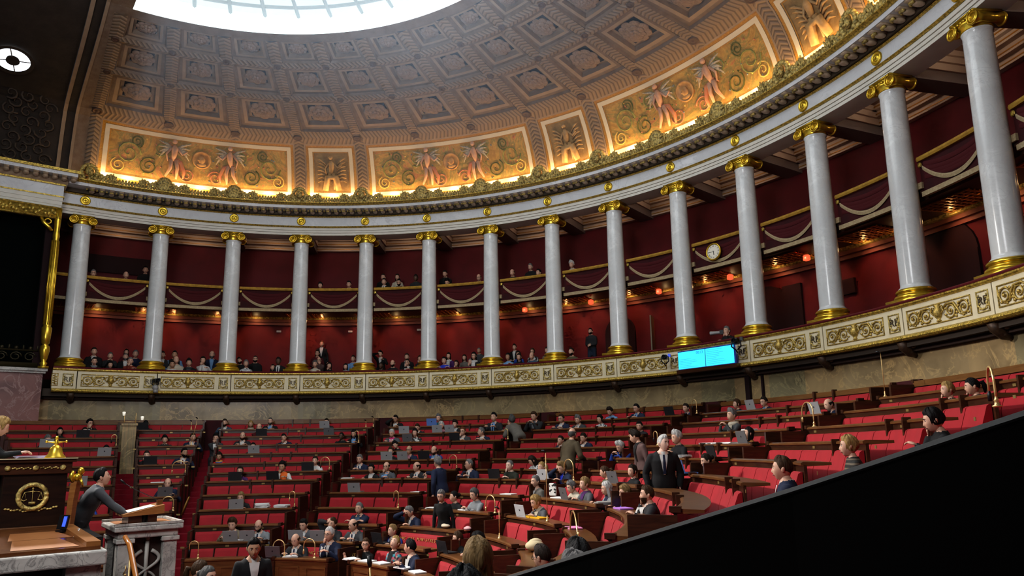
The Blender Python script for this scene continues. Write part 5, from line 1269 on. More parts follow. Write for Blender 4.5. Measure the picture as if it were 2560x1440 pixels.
q.build('modillion_band', modm.materials[0], sw_, True)
q = MB(); wbox(q, XS-.6, XS-.02, YE-.04, YB, -.5, 4.78); sd = struct(q.build('wall_left', pinkmarb), 'pink marble pier below the gilded side box', 'wall')
q = MB(); wbox(q, XS-.65, XS+.10, YE+.06, YB, 4.78, 4.86); wbox(q, XS-.65, XS+.05, YE+.02, YB, 4.72, 4.79); struct(q.build('trim_pier_cap', greymarb), 'grey stone cap on the pink marble pier', 'trim')
q = MB(); wbox(q, XS-.9, XS-.5, YE-.1, YB, 4.8, 9.9); struct(q.build('wall_side_box', M('box_green', (.0012, .003, .0024), .9, spec=.1)), 'dark green inside of the gilded side box', 'wall')
bx_ = thing('gilded_box_frame', 'gilded frame with fluted post round the dark green side box', 'frame')
q = MB(); yp = YE-.06; cx = XS+.02
q.lathe([(.11, 4.86), (.11, 4.92), (.07, 4.94), (.10, 5.02), (.06, 5.06), (.09, 5.15), (.13, 5.38), (.12, 5.50), (.07, 5.56), (.105, 5.6), (.12, 5.75), (.135, 6.05), (.10, 6.10), (.10, 6.15), (.095, 8.7), (.08, 8.75), (.10, 8.85), (.075, 9.0), (.09, 9.3), (.10, 9.72)], (cx, yp, 0), 14)
for j in range(12):
    an = 2*PI*j/12; q.tube([(cx+.1*math.cos(an), yp+.1*math.sin(an), 6.15), (cx+.095*math.cos(an), yp+.095*math.sin(an), 8.7)], .014, 5)
q.box((cx, yp, 4.89), (.26, .26, .06)); q.build('post', goldr, bx_, True)
q = MB(); wbox(q, XS-.08, XS+.08, YE, YB, 9.40, 9.72); wbox(q, XS-.1, XS+.11, YE+.01, YB, 9.68, 9.73); wbox(q, XS-.1, XS+.11, YE+.01, YB, 9.38, 9.42)
for j in range(60): q.ball((XS+.09, YE-.15-.08*j, 9.55+.07*math.sin(j*1.9)), (.03, .06, .06), 0, 6, 4)
q.build('beam', gold('beam_gold', (.80, .58, .13), .35, .6, .6, 14, .4), bx_, True)
q = MB()
for y_, sg in ((yp-.12, -1), (yp-1.75, 1)):
    q.tube([(cx, y_, 9.0), (cx, y_+sg*.10, 9.12), (cx, y_+sg*.22, 9.22), (cx, y_+sg*.3, 9.38)], [.05, .06, .06, .05], 6)
    q.tube([(cx, y_+sg*(.12+.08*math.cos(t*.7)), 9.28+.08*math.sin(t*.7)) for t in range(10)], [.028]*10, 5); q.build('spandrel', goldr, bx_, True); q = MB()
bl = thing('box_balustrade', 'dark gilt ironwork balustrade at the foot of the side box', 'balustrade')
q = MB(); wbox(q, XS-.1, XS-.06, YE-.2, YB, 5.35, 5.40); wbox(q, XS-.1, XS-.04, YE-.2, YB, 4.88, 5.02)
for j in range(14):
    y = YE-.4-j*.34; q.tube([(XS-.08, y+.15*math.cos(t*.7)*(1-t*.05), 5.19+.14*math.sin(t*.7)*(1-t*.05)) for t in range(13)], [.022]*13, 5)
    q.ball((XS-.08, y, 5.44), (.03, .06, .06), 0, 6, 4); q.ball((XS-.08, y+.17, 5.46), (.03, .03, .08), 0, 6, 4)
q.build('scrollwork', M('dark_gilt', (.05, .04, .018), .5, .5), bl, True)
# far end return wall behind the first column and wall behind the camera side
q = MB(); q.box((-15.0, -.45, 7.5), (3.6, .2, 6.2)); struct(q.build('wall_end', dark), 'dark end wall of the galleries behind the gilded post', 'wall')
# ------------------------------------------------------------------ benches
AISLES = [rad(x) for x in (185.5, 171.0, 160.3, 136.0, 111.6, 87.3, 62.6, 28.0, 10.0)]
BLOCKS = BLK; _OLD = ['block nearest the pink pier', 'block behind the speaker', 'block beside the red stairs', 'block above the ministers bench', 'middle block under the clock wall', 'block of the white-haired standing man', 'block cut by the black rail', 'block nearest the black rail']
MID = {2: 148.4, 3: 123.3, 4: 98.2, 5: 72.0, 6: 45.5}
def bench(w, k):
    """desk front of row k in block w with the red seat backs of the row in front of it"""
    r = RR[k]; z = ZZ[k]; gap = .27 if w != 0 else .1
    a0 = AISLES[w]-(.27 if w else .02)/r; a1 = AISLES[w+1]+(.27/r)
    if w == 1: a0 = AISLES[1]-.22/r
    if w == 6 and k <= 6: a1 = rad(40.5)
    n = max(3, int((a0-a1)*r/.45)); last = k == 12
    zf = (ZZ[k+1]-DESK) if not last else -.45
    zseat = zf+.45
    lab = 'red bench with wooden desk top, %s, %s' % (ROWN[k], BLOCKS[w])
    if last: lab = 'panelled wooden desk front of the front row, %s' % BLOCKS[w]
    t = thing('bench' if not last else 'front_desk', lab, 'bench' if not last else 'desk', (0, 0, 0), 0, 'curved benches, %s' % BLOCKS[w])
    q = MB(); q.rect(r, r+.035, zf+.002, z-.03, a0, a1, n)
    if last:
        m_ = max(2, int((a0-a1)*r/.8))
        for i in range(m_):
            b0 = a0+(a1-a0)*(i+.12)/m_; b1 = a0+(a1-a0)*(i+.88)/m_
            for (x0, x1, y0, y1) in ((b0, b1, zf+.12, zf+.15), (b0, b1, z-.18, z-.15), (b0, b0-.03/r, zf+.12, z-.15), (b1+.03/r, b1, zf+.12, z-.15)): q.rect(r-.012, r+.002, y0, y1, x0, x1, 3)
    q.build('front_board', wood if not last else woodm, t)
    q = MB(); q.arc([(r-.03, z-.035), (r+.0, z-.05), (r+.31, z-.035), (r+.31, z-.003), (r, z+.006), (r-.03, z-.008)], a0, a1, n)
    if k == 0: q = MB(); q.arc([(r-.03, z-.10), (r+.12, z-.10), (r+.12, z), (r-.03, z+.0)], a0, a1, n); q.rect(r-.015, r, z-.16, z-.115, a0, a1, n)
    q.build('desk_top', woodm if k else mat_bandwood, t)
    for a in ((a0, a1) if not (w == 6 and k <= 6) else (a0,)):
        q = MB(); c = pol(r+(-.22 if not last else .12), a); hh = z-.02-zf
        q.box((c.x, c.y, zf+hh/2-.02+.001), (.52 if not last else .36, .05, hh-.04), 0, a)
        c = pol(r+.02, a); q.box((c.x, c.y, z+.0), (.12, .06, .06), 0, a); q.build('end_panel', wood, t)
    if not last and w in MID and k < 8:
        for s_ in (-1, 1):
            am = rad(MID[w])+s_*.27/r; c = pol(r-.03, am); q = MB(); q.box((c.x, c.y, z-.17), (.10, .045, .40), 0, am); q.build('upright', wood, t)
    if last: return t
    # seat backs: individual padded backs side by side
    b0, b1 = a0-.05/r, a1+.05/r; ns = max(1, round((b0-b1)*r/.555)); da = (b0-b1)/ns
    zt = z-.115; rb_, rt_ = r-.17, r-.06
    bigrow = (k == 10 and w == 4) or (k == 11 and w in (3,))     # the lettered ministers benches have one long back
    if bigrow: ns = 1; da = b0-b1
    for i in range(ns):
        gp = .008 if k < 7 else .017; ai = b0-da*i-gp/r; aj = b0-da*(i+1)+gp/r
        if bigrow or k > 6: prof = [(r-.01, zseat-.05), (rb_, zseat-.05), (rb_-.012, zseat+.03), ((rb_+rt_)/2-.035, (zseat+zt)/2), (rt_-.01, zt-.05), (rt_+.012, zt-.012), (rt_+.03, zt), (r-.01, zt)]
        else: prof = [(r-.01, zseat-.05), (rb_, zseat-.05), ((rb_+rt_)/2-.03, (zseat+zt)/2), (rt_, zt-.02), (rt_+.03, zt), (r-.01, zt)]
        q = MB()
        e = .016/r; q.arc(prof, ai, aj, 3 if not bigrow else 14); q.build('seat_back', velvet, t)
    if k >= 6:
        nn = ns if not bigrow else max(1, round((b0-b1)*r/.555)); dd = (b0-b1)/nn
        for i in range(nn):
            q = MB(); ai = b0-dd*i-.008/r; aj = b0-dd*(i+1)+.008/r
            q.arc([(r-.57, zseat-.12), (r-.17, zseat-.12), (r-.17, zseat-.0), (r-.50, zseat+.01), (r-.565, zseat-.01), (r-.59, zseat-.05)], ai, aj, 3); q.build('seat_cushion', velvet, t)
    else:
        q = MB(); q.arc([(r-.55, zseat-.12), (r-.12, zseat-.12), (r-.12, zseat), (r-.55, zseat)], b0, b1, n); q.build('seat_cushion', velvet, t)
    q = MB(); q.rect(r-.45, r-.36, zf+.001, zseat-.119, a0-.3/r, a1+.3/r, n); q.build('seat_plinth', wood, t)
    return t
mat_bandwood = mat_wood('band_wood', (.13, .055, .015), (.20, .09, .026))
BENCH = {}
for w in range(8):
    for k in range(0 if w < 7 else 9, 13): BENCH[w, k] = bench(w, k)
gletter = M('gold_lettering', (.55, .34, .10), .5, .4)
for (w, k, txt, am, zz) in ((4, 10, 'BANC DES MINISTRES', 102.6, .20), (3, 11, 'BANC DES COMMISSIONS', 121.0, .20)):
    for wd_, ch in enumerate(txt):
        if ch == ' ': continue
        me = text_mesh(ch, .082, .004); me.materials.append(gletter); a = rad(am)-(wd_-(len(txt)-1)/2)*.064/RR[k]
        zt = ZZ[k]-.115; zc = zt-.10
        o = link('gold_letter', me, BENCH[w, k], Matrix.Rotation(a, 4, 'Z') @ Matrix.Translation((RR[k]-.098, 0, zc)) @ Matrix.Rotation(rad(14), 4, 'Y') @ TXT)
# brass number plates on desk fronts
pl = MB(); pl.box((0, 0, 0), (.006, .075, .035)); plm = pl.mesh('number_plate', M('plate_brass', (.42, .30, .12), .4, .6))
for w in range(1, 7):
    for k in range(1, 12):
        r = RR[k]
        for f in ((.08, .5, .9) if k % 2 else (.3, .72)):
            a = AISLES[w]+(AISLES[w+1]-AISLES[w])*f; o = link('number_plate', plm, BENCH[w, k]); o.location = pol(r-.005, a, ZZ[k]-.075); o.rotation_euler = (0, 0, a)
# stairs in the aisles
for i in range(1, 7):
    q = MB(); a = AISLES[i]
    for k in range(1, 13):
        zf = ZZ[k]-DESK; zu = ZZ[k-1]-DESK if k > 1 else ZZ[1]-DESK+.25
        r = RR[k-1]
        for (x0, x1, z1) in ((-.34, .0, zf+(zu-zf)*.5),):
            q.rect(r+x0, r+.03, zf-.02, z1, a-.25/r, a+.25/r, 2)
    lab = ['', 'dark red carpeted stairs beside the marble pilaster', 'bright red carpeted stairs close behind the speaker tribune', 'red carpeted stairs above the front desk of the usher', 'red carpeted stairs behind the ministers bench', 'red carpeted stairs where the person in brown jacket stands', 'red carpeted stairs where the white-haired person in black suit stands'][i]
    st = q.build('aisle_stairs', carpet); struct(st, lab, 'stairs')
# marble pilaster between the first two blocks
pa_ = AISLES[1]+rad(.3); q = MB(); c = pol(10.9, pa_)
q = MB(); q.box((8.6, .35, 0.0), (2.8, 3.2, .92)); struct(q.build('floor_platform', carpet), 'raised floor under the onlookers beside the black rail', 'floor')
# ------------------------------------------------------------------ things on the desks
lm = {'d': M('laptop_black', (.022, .022, .025), .45), 's': M('laptop_silver', (.36, .36, .365), .45, .2), 'g': M('laptop_dark_grey', (.15, .145, .15), .45, .1), 'w': M('laptop_white', (.50, .50, .51), .5), 'b': M('laptop_blue_glow', (.03, .05, .11), .4, emit=(.05, .09, .22), es=.6)}
lkey = M('laptop_keys', (.02, .02, .022), .6); lglow = M('laptop_screen', (.3, .32, .36), .4, emit=(.5, .55, .65), es=.8)
LMESH = {}
for c in lm:
    q = MB(); q.box((.12, 0, .009), (.22, .31, .016)); q.box((.13, 0, .0178), (.11, .27, .002), 1); base_ = q.mesh('keyboard_base', [lm[c], lkey])
    q = MB(); R = Matrix.Rotation(rad(-14), 3, 'Y'); q.box(R @ Vector((0, 0, .105))+Vector((.012, 0, .014)), (.009, .31, .205), 0, 0, R); q.box(R @ Vector((.0052, 0, .105))+Vector((.012, 0, .014)), (.002, .285, .18), 1, 0, R); q.lathe([(0, 0), (.016, 0), (.016, .0015), (0, .0015)], R @ Vector((-.0052, 0, .11))+Vector((.012, 0, .014)), 10, 2, Matrix.Rotation(rad(-104), 4, 'Y'))
    LMESH[c] = (base_, q.mesh('lid', [lm[c], lglow, lkey]))
cn = {'d': 'black', 's': 'silver', 'g': 'dark grey', 'w': 'white', 'b': 'blue lit'}
def blk(ang):
    for w in range(7, -1, -1):
        if rad(ang) < AISLES[w]+.03: return w
    return 0
def order(ang, k): return 'at %s' % ROWN[k]
seen = {}
def uniq(base):
    n = seen.get(base, 0); seen[base] = n+1
    return base if n == 0 else base.replace(' on a desk', ', %s along on a desk' % ORD[n], 1)
for (k, ang, c) in LAPTOPS:
    a = rad(ang); t = thing('laptop', uniq('open %s laptop on a desk, %s, %s' % (cn[c], ROWN[k], BLK[blk(ang)])), 'laptop', pol(RR[k]+.02, a, ZZ[k]+.004), a+rnd.uniform(-.15, .15), 'laptops on the desks')
    link('keyboard_base', LMESH[c][0], t); link('lid', LMESH[c][1], t)
pc_ = {'w': (paper, 'white paper'), 'y': (M('yellow_folder', (.75, .40, .01), .6), 'yellow folder'), 'p': (M('pink_paper', (.75, .28, .52), .7), 'pink paper'), 'v': (M('violet_paper', (.45, .20, .62), .7), 'violet paper'), 'g': (M('grey_book', (.30, .28, .26), .7), 'thick grey book'), 'c': (M('cream_bundle', (.62, .52, .38), .8), 'cream bundle'), 'k': (M('pale_pink_bundle', (.62, .36, .36), .8), 'pale pink bundle')}
for i, (k, ang, c, h) in enumerate(PAPERS):
    a = rad(ang); q = MB(); n_ = max(1, int(h/.012))
    for j in range(n_):
        R = Matrix.Rotation(rnd.uniform(-.25, .25), 3, 'Z'); q.box((rnd.uniform(-.01, .01), rnd.uniform(-.015, .015), h*(j+.5)/n_), (.21, .30, h/n_*.92), 0, 0, R)
    if c in 'ck': q = MB(); q.ball((0, 0, .045), (.07, .10, .035), 0, 12, 8); q.ball((.03, .06, .05), (.05, .06, .035), 0, 10, 7)
    o = q.build('paper_stack' if c not in 'gck' else ('book' if c == 'g' else 'cloth_bundle'), pc_[c][0], None, c in 'ck'); o.location = pol(RR[k]+.15, a, ZZ[k]+.006); o.rotation_euler = (0, 0, a+rnd.uniform(-.3, .3))
    tag(o, uniq('%s lying on a desk, %s, %s' % (pc_[c][1], ROWN[k], BLK[blk(ang)])), 'paper' if c not in 'gck' else ('book' if c == 'g' else 'cloth'), 'papers on the desks')
for (k, a1, a2, h) in LAMPS:
    p1, p2 = pol(RR[k]+.06, rad(a1), ZZ[k]), pol(RR[k]+.06, rad(a2), ZZ[k]); d = p2-p1; w_ = max(.12, d.length); d.normalize()
    t = thing('brass_lamp', uniq('arched brass desk lamp on a desk, %s, %s' % (ROWN[k], BLK[blk(a1)])), 'lamp', p2, math.atan2(d.y, d.x), 'brass desk lamps')
    q = MB(); q.lathe([(.035, 0), (.04, .012), (.022, .02), (.016, .045), (.022, .055), (.013, .075), (.010, .09)], (0, 0, .003), 12); q.build('base', brass, t, True)
    q = MB(); hh = h-w_/2; pts = [(0, 0, .08)]+[(0, 0, hh*.6)]+[(-w_/2+w_/2*math.cos(th), 0, hh+w_/2*math.sin(th)) for th in np.linspace(0, PI, 11)]+[(-w_, 0, hh-.08)]; q.tube(pts, .0105, 7); q.build('arm', brass, t, True)
    q = MB(); q.tube([(-w_, 0, hh-.07), (-w_, 0, hh-.10), (-w_, 0, hh-.16)], [.010, .018, .016], 8); q.build('lamp_head', blackm if rnd.random() < .5 else brass, t, True)
for i, (k, ang, h) in enumerate(POLES):
    a = rad(ang); t = thing('microphone_pole', uniq('slim brass microphone pole on a desk, %s, %s' % (ROWN[k], BLK[blk(ang)])), 'microphone', pol(RR[k]+.04, a, ZZ[k]), a, 'brass microphone poles')
    q = MB(); q.lathe([(.03, 0), (.03, .02), (.014, .03), (.012, .09), (.008, .10)], (0, 0, .003), 10); q.build('base', brass, t, True)
    q = MB(); tl = .12 if i == 0 else .0; q.tube([(0, 0, .09), (0, -tl*.6, h*.6), (0, -tl, h)], [.008, .007, .005], 6); q.build('pole', brass, t, True)
    q = MB(); q.tube([(0, -tl, h), (-.03, -tl+.02, h+.03), (-.06, -tl+.04, h+.03)], [.012, .016, .012], 7); q.build('microphone_head', blackm, t, True)
# chequered bag held in the middle block and small objects
def deskpt(k, ang, dr=.15, dz=0.0): return pol(RR[k]+dr, rad(ang), ZZ[k]+dz)
# ------------------------------------------------------------------ presiding desk, tribune, secretaries bench
t = thing('presiding_desk', 'tall dark wooden presiding desk with gilded wreath and scales', 'desk', (0, -1.2, 0))
def bxo(nm, x0, x1, y0, y1, z0, z1, m, par, bev=.008):
    q = MB(); q.box(((x0+x1)/2, (y0+y1)/2, (z0+z1)/2), (x1-x0, y1-y0, z1-z0)); o = q.build(nm, m, par)
    if par is not None: o.location = (0, 0, 0); 
    if bev: bevel(o, bev)
    return o
t.location = (0, 0, 0)
bxo('body', -.9, .9, -1.56, -.90, 1.36, 2.12, mat_wood('blackened_wood', (.012, .005, .003), (.026, .010, .005)), t); bxo('top', -.98, .96, -1.68, -.82, 2.24, 2.28, wood, t); bxo('frieze', -.94, .93, -1.62, -.86, 2.10, 2.25, wood, t)
bxo('plinth', -.95, .96, -1.62, -.86, 1.36, 1.48, woodm, t); q = MB(); q.box((0, -1.25, 2.287), (1.96, .88, .012)); q.build('desk_leather', M('cream_top', (.55, .47, .30), .5), t)
q = MB()
for y in (-1.53, -1.245, -.96): q.lathe([(0, 0), (.03, 0), (.033, .006), (.02, .012), (0, .014)], (.932, y, 2.175), 14, 0, Matrix.Rotation(PI/2, 4, 'Y'))
for y0 in (-1.39, -1.10):
    for j in range(9): q.ball((.935, y0+(j-4)*.022, 2.175+.008*math.sin(j*2.1)), (.006, .016, .009), 0, 6, 4)
q.build('frieze_ornament', goldb, t, True)
q = MB(); wc = Vector((.905, -1.25, 1.83)); q.tube([wc+Vector((0, .145*math.cos(x), .145*math.sin(x))) for x in np.linspace(0, 2*PI, 33)], [.026+.004*(i % 2) for i in range(33)], 8)
for j in range(26):
    x = 2*PI*j/26; q.ball(wc+Vector((.014, .145*math.cos(x), .145*math.sin(x))), (.014, .022, .016), 0, 6, 4)
for s_ in (-1, 1):
    for j in range(8): q.ball(wc+Vector((0, s_*(.05+.03*j), -.165-.008*math.sin(j*1.7)+.004*j)), (.008, .02, .012), 0, 6, 4)
q.build('wreath', goldb, t, True)
q = MB(); q.tube([wc+Vector((.005, 0, .09)), wc+Vector((.005, 0, -.08))], .005, 5); q.tube([wc+Vector((.005, -.085, .055)), wc+Vector((.005, 0, .066)), wc+Vector((.005, .085, .055))], .004, 5)
for s_ in (-1, 1):
    q.tube([wc+Vector((.005, s_*.085, .055)), wc+Vector((.005, s_*.06, -.03))], .0025, 4); q.tube([wc+Vector((.005, s_*.085, .055)), wc+Vector((.005, s_*.11, -.03))], .0025, 4); q.tube([wc+Vector((.005, s_*.055, -.03)), wc+Vector((.005, s_*.085, -.045)), wc+Vector((.005, s_*.115, -.03))], .006, 5)
q.ball(wc+Vector((.005, 0, .1)), .012, 0, 8, 5); q.box(wc+Vector((.005, 0, -.075)), (.008, .07, .03)); q.build('scales', goldb, t, True)
q = MB(); 
for s_ in (1,):
    q.tube([(.86, -.83, 1.44), (.88, -.82, 1.75), (.90, -.80, 2.0)], [.05, .055, .06], 4)
q.build('corner_post', woodl, t)
q = MB(); q.ball((.91, -.79, 2.05), (.055, .05, .05), 0, 10, 7); q.ball((.92, -.76, 2.12), (.035, .04, .05), 0, 10, 7); q.ball((.92, -.735, 2.115), (.02, .02, .02), 0, 6, 5); q.tube([(.91, -.83, 2.0), (.91, -.86, 2.06), (.91, -.85, 2.13)], [.03, .035, .02], 6); q.tube([(.93, -.76, 2.02), (.95, -.74, 1.97), (.93, -.73, 1.93)], [.02, .016, .012], 6); q.build('gilded_sphinx', goldr, t, True)
q = MB(); q.box((.1, -1.25, 1.15), (3.0, 1.4, .42)); q.box((-.1, -2.3, 1.3), (2.6, 1.2, .60)); q.box((0, -.55, .02), (2.2, 1.0, 1.14)); q.box((0.0, .15, .0), (1.7, .9, .9)); struct(q.build('floor_rostrum', M('rostrum_dark', (.012, .007, .006), .8)), 'dark stepped platform carrying the presiding desk', 'floor')
b_ = thing('table_bell', 'large polished brass bell on the presiding desk', 'bell', (.55, -1.02, 2.295))
q = MB(); q.lathe([(.12, 0), (.115, .012), (.085, .05), (.06, .11), (.045, .15), (.02, .165)], (0, 0, 0), 20); q.build('body', goldr, b_, True)
q = MB(); q.lathe([(.02, .16), (.03, .18), (.016, .20), (.024, .225), (.012, .24)], (0, 0, 0), 12); q.tube([(0, -.11, .205), (0, 0, .195), (0, .11, .205)], [.008, .012, .008], 6); q.ball((0, -.11, .207), .016, 0, 8, 6); q.ball((0, .11, .207), .016, 0, 8, 6); q.ball((0, 0, .255), .022, 0, 8, 6); q.build('handle', goldr, b_, True)
q = MB(); q.tube([(0, -.085, .0), (0, -.06, .12), (0, -.01, .165)], [.01, .009, .008], 6); q.tube([(0, .085, .0), (0, .06, .12), (0, .01, .165)], [.01, .009, .008], 6); q.build('bracket', goldr, b_, True)
q = MB()
for j in range(4): q.box((.3+.01*j, -1.28, 2.296+.008*j+.003), (.22, .30, .007), 0, .1*j)
o = q.build('paper_stack', M('lilac_paper', (.50, .46, .68), .8)); tag(o, 'lilac sheaf of papers on the presiding desk beside the bell', 'paper')
# gilded armchair behind the desk
ch = thing('presiding_chair', 'gilded armchair with red seat behind the presiding desk', 'chair', (0.02, -2.02, 1.6))
q = MB(); q.box((0, 0, .40), (.62, .56, .10)); q.build('seat', velvet, ch); q = MB(); q.box((0, -.33, .85), (.60, .08, .80)); q.build('backrest', velvet, ch)
for sx in (-1, 1):
    q = MB(); q.tube([(sx*.33, -.30, .75), (sx*.36, .0, .68), (sx*.36, .24, .66), (sx*.36, .32, .60)], [.03, .032, .035, .03], 8); q.tube([(sx*.36, .24, .66), (sx*.34, .24, .42)], [.025, .03], 7); q.build('armrest', goldr, ch, True)
    for sy in (-.25, .24):
        q = MB(); q.tube([(sx*.28, sy, .38), (sx*.28, sy, .0)], [.035, .022], 7); q.build('leg', goldr, ch, True)
# secretaries bench
t = thing('secretaries_bench', 'marble bench with sloping tan leather writing top below the presiding desk', 'desk', (0, 0, 0))
q = MB(); q.add([(.96, -2.6, 1.43), (2.22, -2.6, 1.32), (2.22, -.66, 1.32), (.96, -.80, 1.43), (.96, -2.6, 1.39), (2.22, -2.6, 1.28), (2.22, -.66, 1.28), (.96, -.80, 1.39)], [(0, 1, 2, 3), (4, 7, 6, 5), (0, 4, 5, 1), (1, 5, 6, 2), (2, 6, 7, 3), (3, 7, 4, 0)]); q.build('wooden_top', mat_wood('polished_wood', (.10, .035, .012), (.17, .065, .02), .25, (1, 1, 4), .5), t)
def slope(x): return 1.32+(2.22-x)*.11/1.26
for (ya, yb) in ((-2.1, -1.31), (-1.30, -1.0)):
    pass
q = MB()
for xa, xb in ((1.10, 1.57), (1.58, 2.14)): q.add([(xa, -1.45, slope(xa)+.003), (xb, -1.49, slope(xb)+.003), (xb, -.86, slope(xb)+.003), (xa, -1.0, slope(xa)+.003)], [(0, 1, 2, 3)])
q.build('writing_leather', leather, t)
q = MB(); q.add([(.97, -.93, slope(.97)+.05), (2.2, -.80, slope(2.2)+.05), (2.2, -.66, slope(2.2)+.05), (.97, -.80, slope(.97)+.05), (.97, -.93, slope(.97)), (2.2, -.80, slope(2.2)), (2.2, -.66, slope(2.2)), (.97, -.80, slope(.97))], [(0, 1, 2, 3), (0, 4, 5, 1), (1, 5, 6, 2), (2, 6, 7, 3), (3, 7, 4, 0)]); q.build('raised_ledge', woodl, t)
bxo('marble_top_slab', 1.9, 2.30, -2.6, -.60, 1.12, 1.28, greymarb, t, .02); bxo('marble_pier', 1.95, 2.22, -.98, -.64, -.45, 1.12, greymarb, t); bxo('marble_pier', 1.95, 2.22, -2.6, -2.2, -.45, 1.12, greymarb, t); bxo('dark_panel', 1.85, 1.95, -2.4, -.7, -.45, 1.12, black, t, 0)
st_ = thing('desk_screen', 'small black screen with blue display on the secretaries bench', 'screen', (1.18, -.93, slope(1.18)+.004), rad(-150))
q = MB(); q.box((0, 0, .11), (.16, .02, .17), 0, 0, Matrix.Rotation(.2, 3, 'X')); q.build('case', blackm, st_); q = MB(); q.box((-.04, .014, .12), (.05, .006, .12), 0, 0, Matrix.Rotation(.2, 3, 'X')); q.build('display', M('blue_display', (.02, .05, .3), .4, emit=(.06, .12, .9), es=1.2), st_); q = MB(); q.box((0, 0, .01), (.12, .10, .02)); q.box((0, .0, .04), (.04, .03, .06)); q.build('foot', blackm, st_)
o = MB().tube([(1.32, -.80, slope(1.3)+.04), (1.42, -.78, slope(1.4)+.06), (1.50, -.82, slope(1.5)+.03), (1.62, -.86, slope(1.6)+.01)], .006, 6).build('white_cable', paper, None, True); tag(o, 'thin white cable lying behind the small black screen', 'cable')
# speaker tribune
t = thing('speaker_tribune', 'grey marble speaker tribune with tan leather top and carved caduceus', 'lectern', (0, 0, 0))
q = MB(); q.box((0, .16, 1.33), (1.12, .86, .07)); o = q.build('marble_top', greymarb, t); bevel(o, .015)
q = MB(); q.box((0, .16, 1.25), (1.02, .76, .10)); o = q.build('marble_cornice', greymarb, t); bevel(o, .02)
for (x, y) in ((.40, -.12), (.40, .44), (-.40, .44), (-.40, -.12)):
    q = MB(); q.box((x, y, .42), (.20, .18, 1.56)); q.box((x, y, 1.17), (.25, .23, .06)); o = q.build('marble_pilaster', greymarb, t); bevel(o, .01)
q = MB(); q.box((0, .16, .40), (.76, .58, 1.6)); q.build('dark_panel', M('tribune_panel', (.035, .018, .014), .5), t)
q = MB(); q.box((0.03, .17, 1.368), (.98, .70, .006)); q.build('leather_top', leather, t)
q = MB()
for (x, y, dx, dy) in ((.53, .16, .05, .86), (-.53, .16, .05, .86), (0, .565, 1.1, .05)): q.box((x, y, 1.385), (dx, dy, .03))
q.build('marble_rim', greymarb, t)
q = MB(); cc = Vector((.40, .17, .85))
q.tube([cc+Vector((0, 0, -.45)), cc+Vector((0, 0, .30))], [.022, .028], 8); q.ball(cc+Vector((0, 0, .33)), (.025, .03, .04), 0, 8, 6)
for s_ in (-1, 1): q.tube([cc+Vector((.01*s_, s_*.17*math.sin(x*1.25+.35)*(1-.07*x), .17-.115*x)) for x in np.linspace(0, 5, 26)], [.026-.0025*i*.25 for i in range(26)], 7)
q.build('carved_caduceus', M('pale_relief', (.42, .40, .36), .6), t, True)
q = MB(); q.tube([(.50, -.12, .75), (.54, -.10, .80), (.53, -.10, .86)], .008, 5); q.ball((.53, -.10, .74), .02, 0, 8, 6); q.build('brass_bracket', brass, t, True)
le_ = thing('lectern_box', 'slanted wooden reading box standing on the speaker tribune', 'lectern', (0.12, .10, 1.372))
q = MB(); q.box((0, 0, .055), (.46, .36, .11)); q.build('dark_base', wood, le_)
q = MB(); q.add([(-.28, -.26, .11), (.28, -.26, .11), (.28, .26, .13), (-.28, .26, .13), (-.28, -.26, .14), (.28, -.26, .14), (.28, .26, .25), (-.28, .26, .25)], [(0, 3, 2, 1), (4, 5, 6, 7), (0, 1, 5, 4), (1, 2, 6, 5), (2, 3, 7, 6), (3, 0, 4, 7)]); q.build('reading_slope', woodl, le_)
q = MB(); q.add([(-.16, -.16, .168), (.16, -.16, .168), (.16, .16, .233), (-.16, .16, .233)], [(0, 1, 2, 3)]); q.add([(-.12, -.20, .160), (.20, -.18, .164), (.19, .12, .226), (-.13, .1, .222)], [(0, 1, 2, 3)]); o = q.build('speech_paper', paper); o.location = (.12, .10, 1.373); tag(o, 'white sheets of the speech lying on the reading box', 'paper')
tr = thing('water_tray', 'white tray with a glass of water beside the reading box', 'tray', (.34, .12, 1.373), rad(80)); q = MB(); q.box((0, 0, .008), (.26, .10, .014)); bevel(q.build('tray', paper, tr), .006)
gl = M('clear_glass', (.75, .72, .70), .05); gl.node_tree.nodes['Principled BSDF'].inputs['Transmission Weight'].default_value = 1.0; gl.node_tree.nodes['Principled BSDF'].inputs['IOR'].default_value = 1.2
o = MB().lathe([(.0, 0), (.036, 0), (.04, .12), (.036, .12), (.033, .012), (0, .012)], (0, 0, 0), 16).build('water_glass', gl, None, True); o.location = (.345, .125, 1.391); tag(o, 'clear water glass standing on the white tray', 'glass')
mi = thing('gooseneck_microphone', 'thin gooseneck microphone bending from the reading box to the speaker', 'microphone', (.20, .33, 1.60), 0)
q = MB(); q.box((0, 0, .03), (.07, .07, .10)); q.build('base', woodm, mi); q = MB(); q.tube([(0, 0, .06), (-.01, -.10, .12), (-.03, -.33, .24), (-.05, -.46, .33)], [.006, .005, .005, .005], 6); q.build('gooseneck', blackm, mi, True); q = MB(); q.tube([(-.05, -.44, .31), (-.055, -.48, .35), (-.06, -.51, .375)], [.009, .015, .012], 8); q.build('microphone_head', black, mi, True)
# stair handrail in front of the tribune
hr_ = thing('stair_handrail', 'polished orange-brown wooden handrail in front of the tribune', 'handrail', (0, 0, 0)); q = MB(); q.tube([(.80, -.18, 1.26), (.98, -.15, 1.17), (1.55, -.10, .62), (2.0, -.06, .2)], [.032, .034, .034, .034], 10); q.build('rail', mat_wood('glossy_wood', (.30, .10, .02), (.38, .15, .035), .15, (1, 1, 1), 1.0), hr_, True)
for x, z in ((.95, 1.16), (1.6, .55)): 
    q = MB(); q.tube([(x, -.13, z), (x, -.13, -.45)], .014, 6); q.build('post', brass, hr_, True)
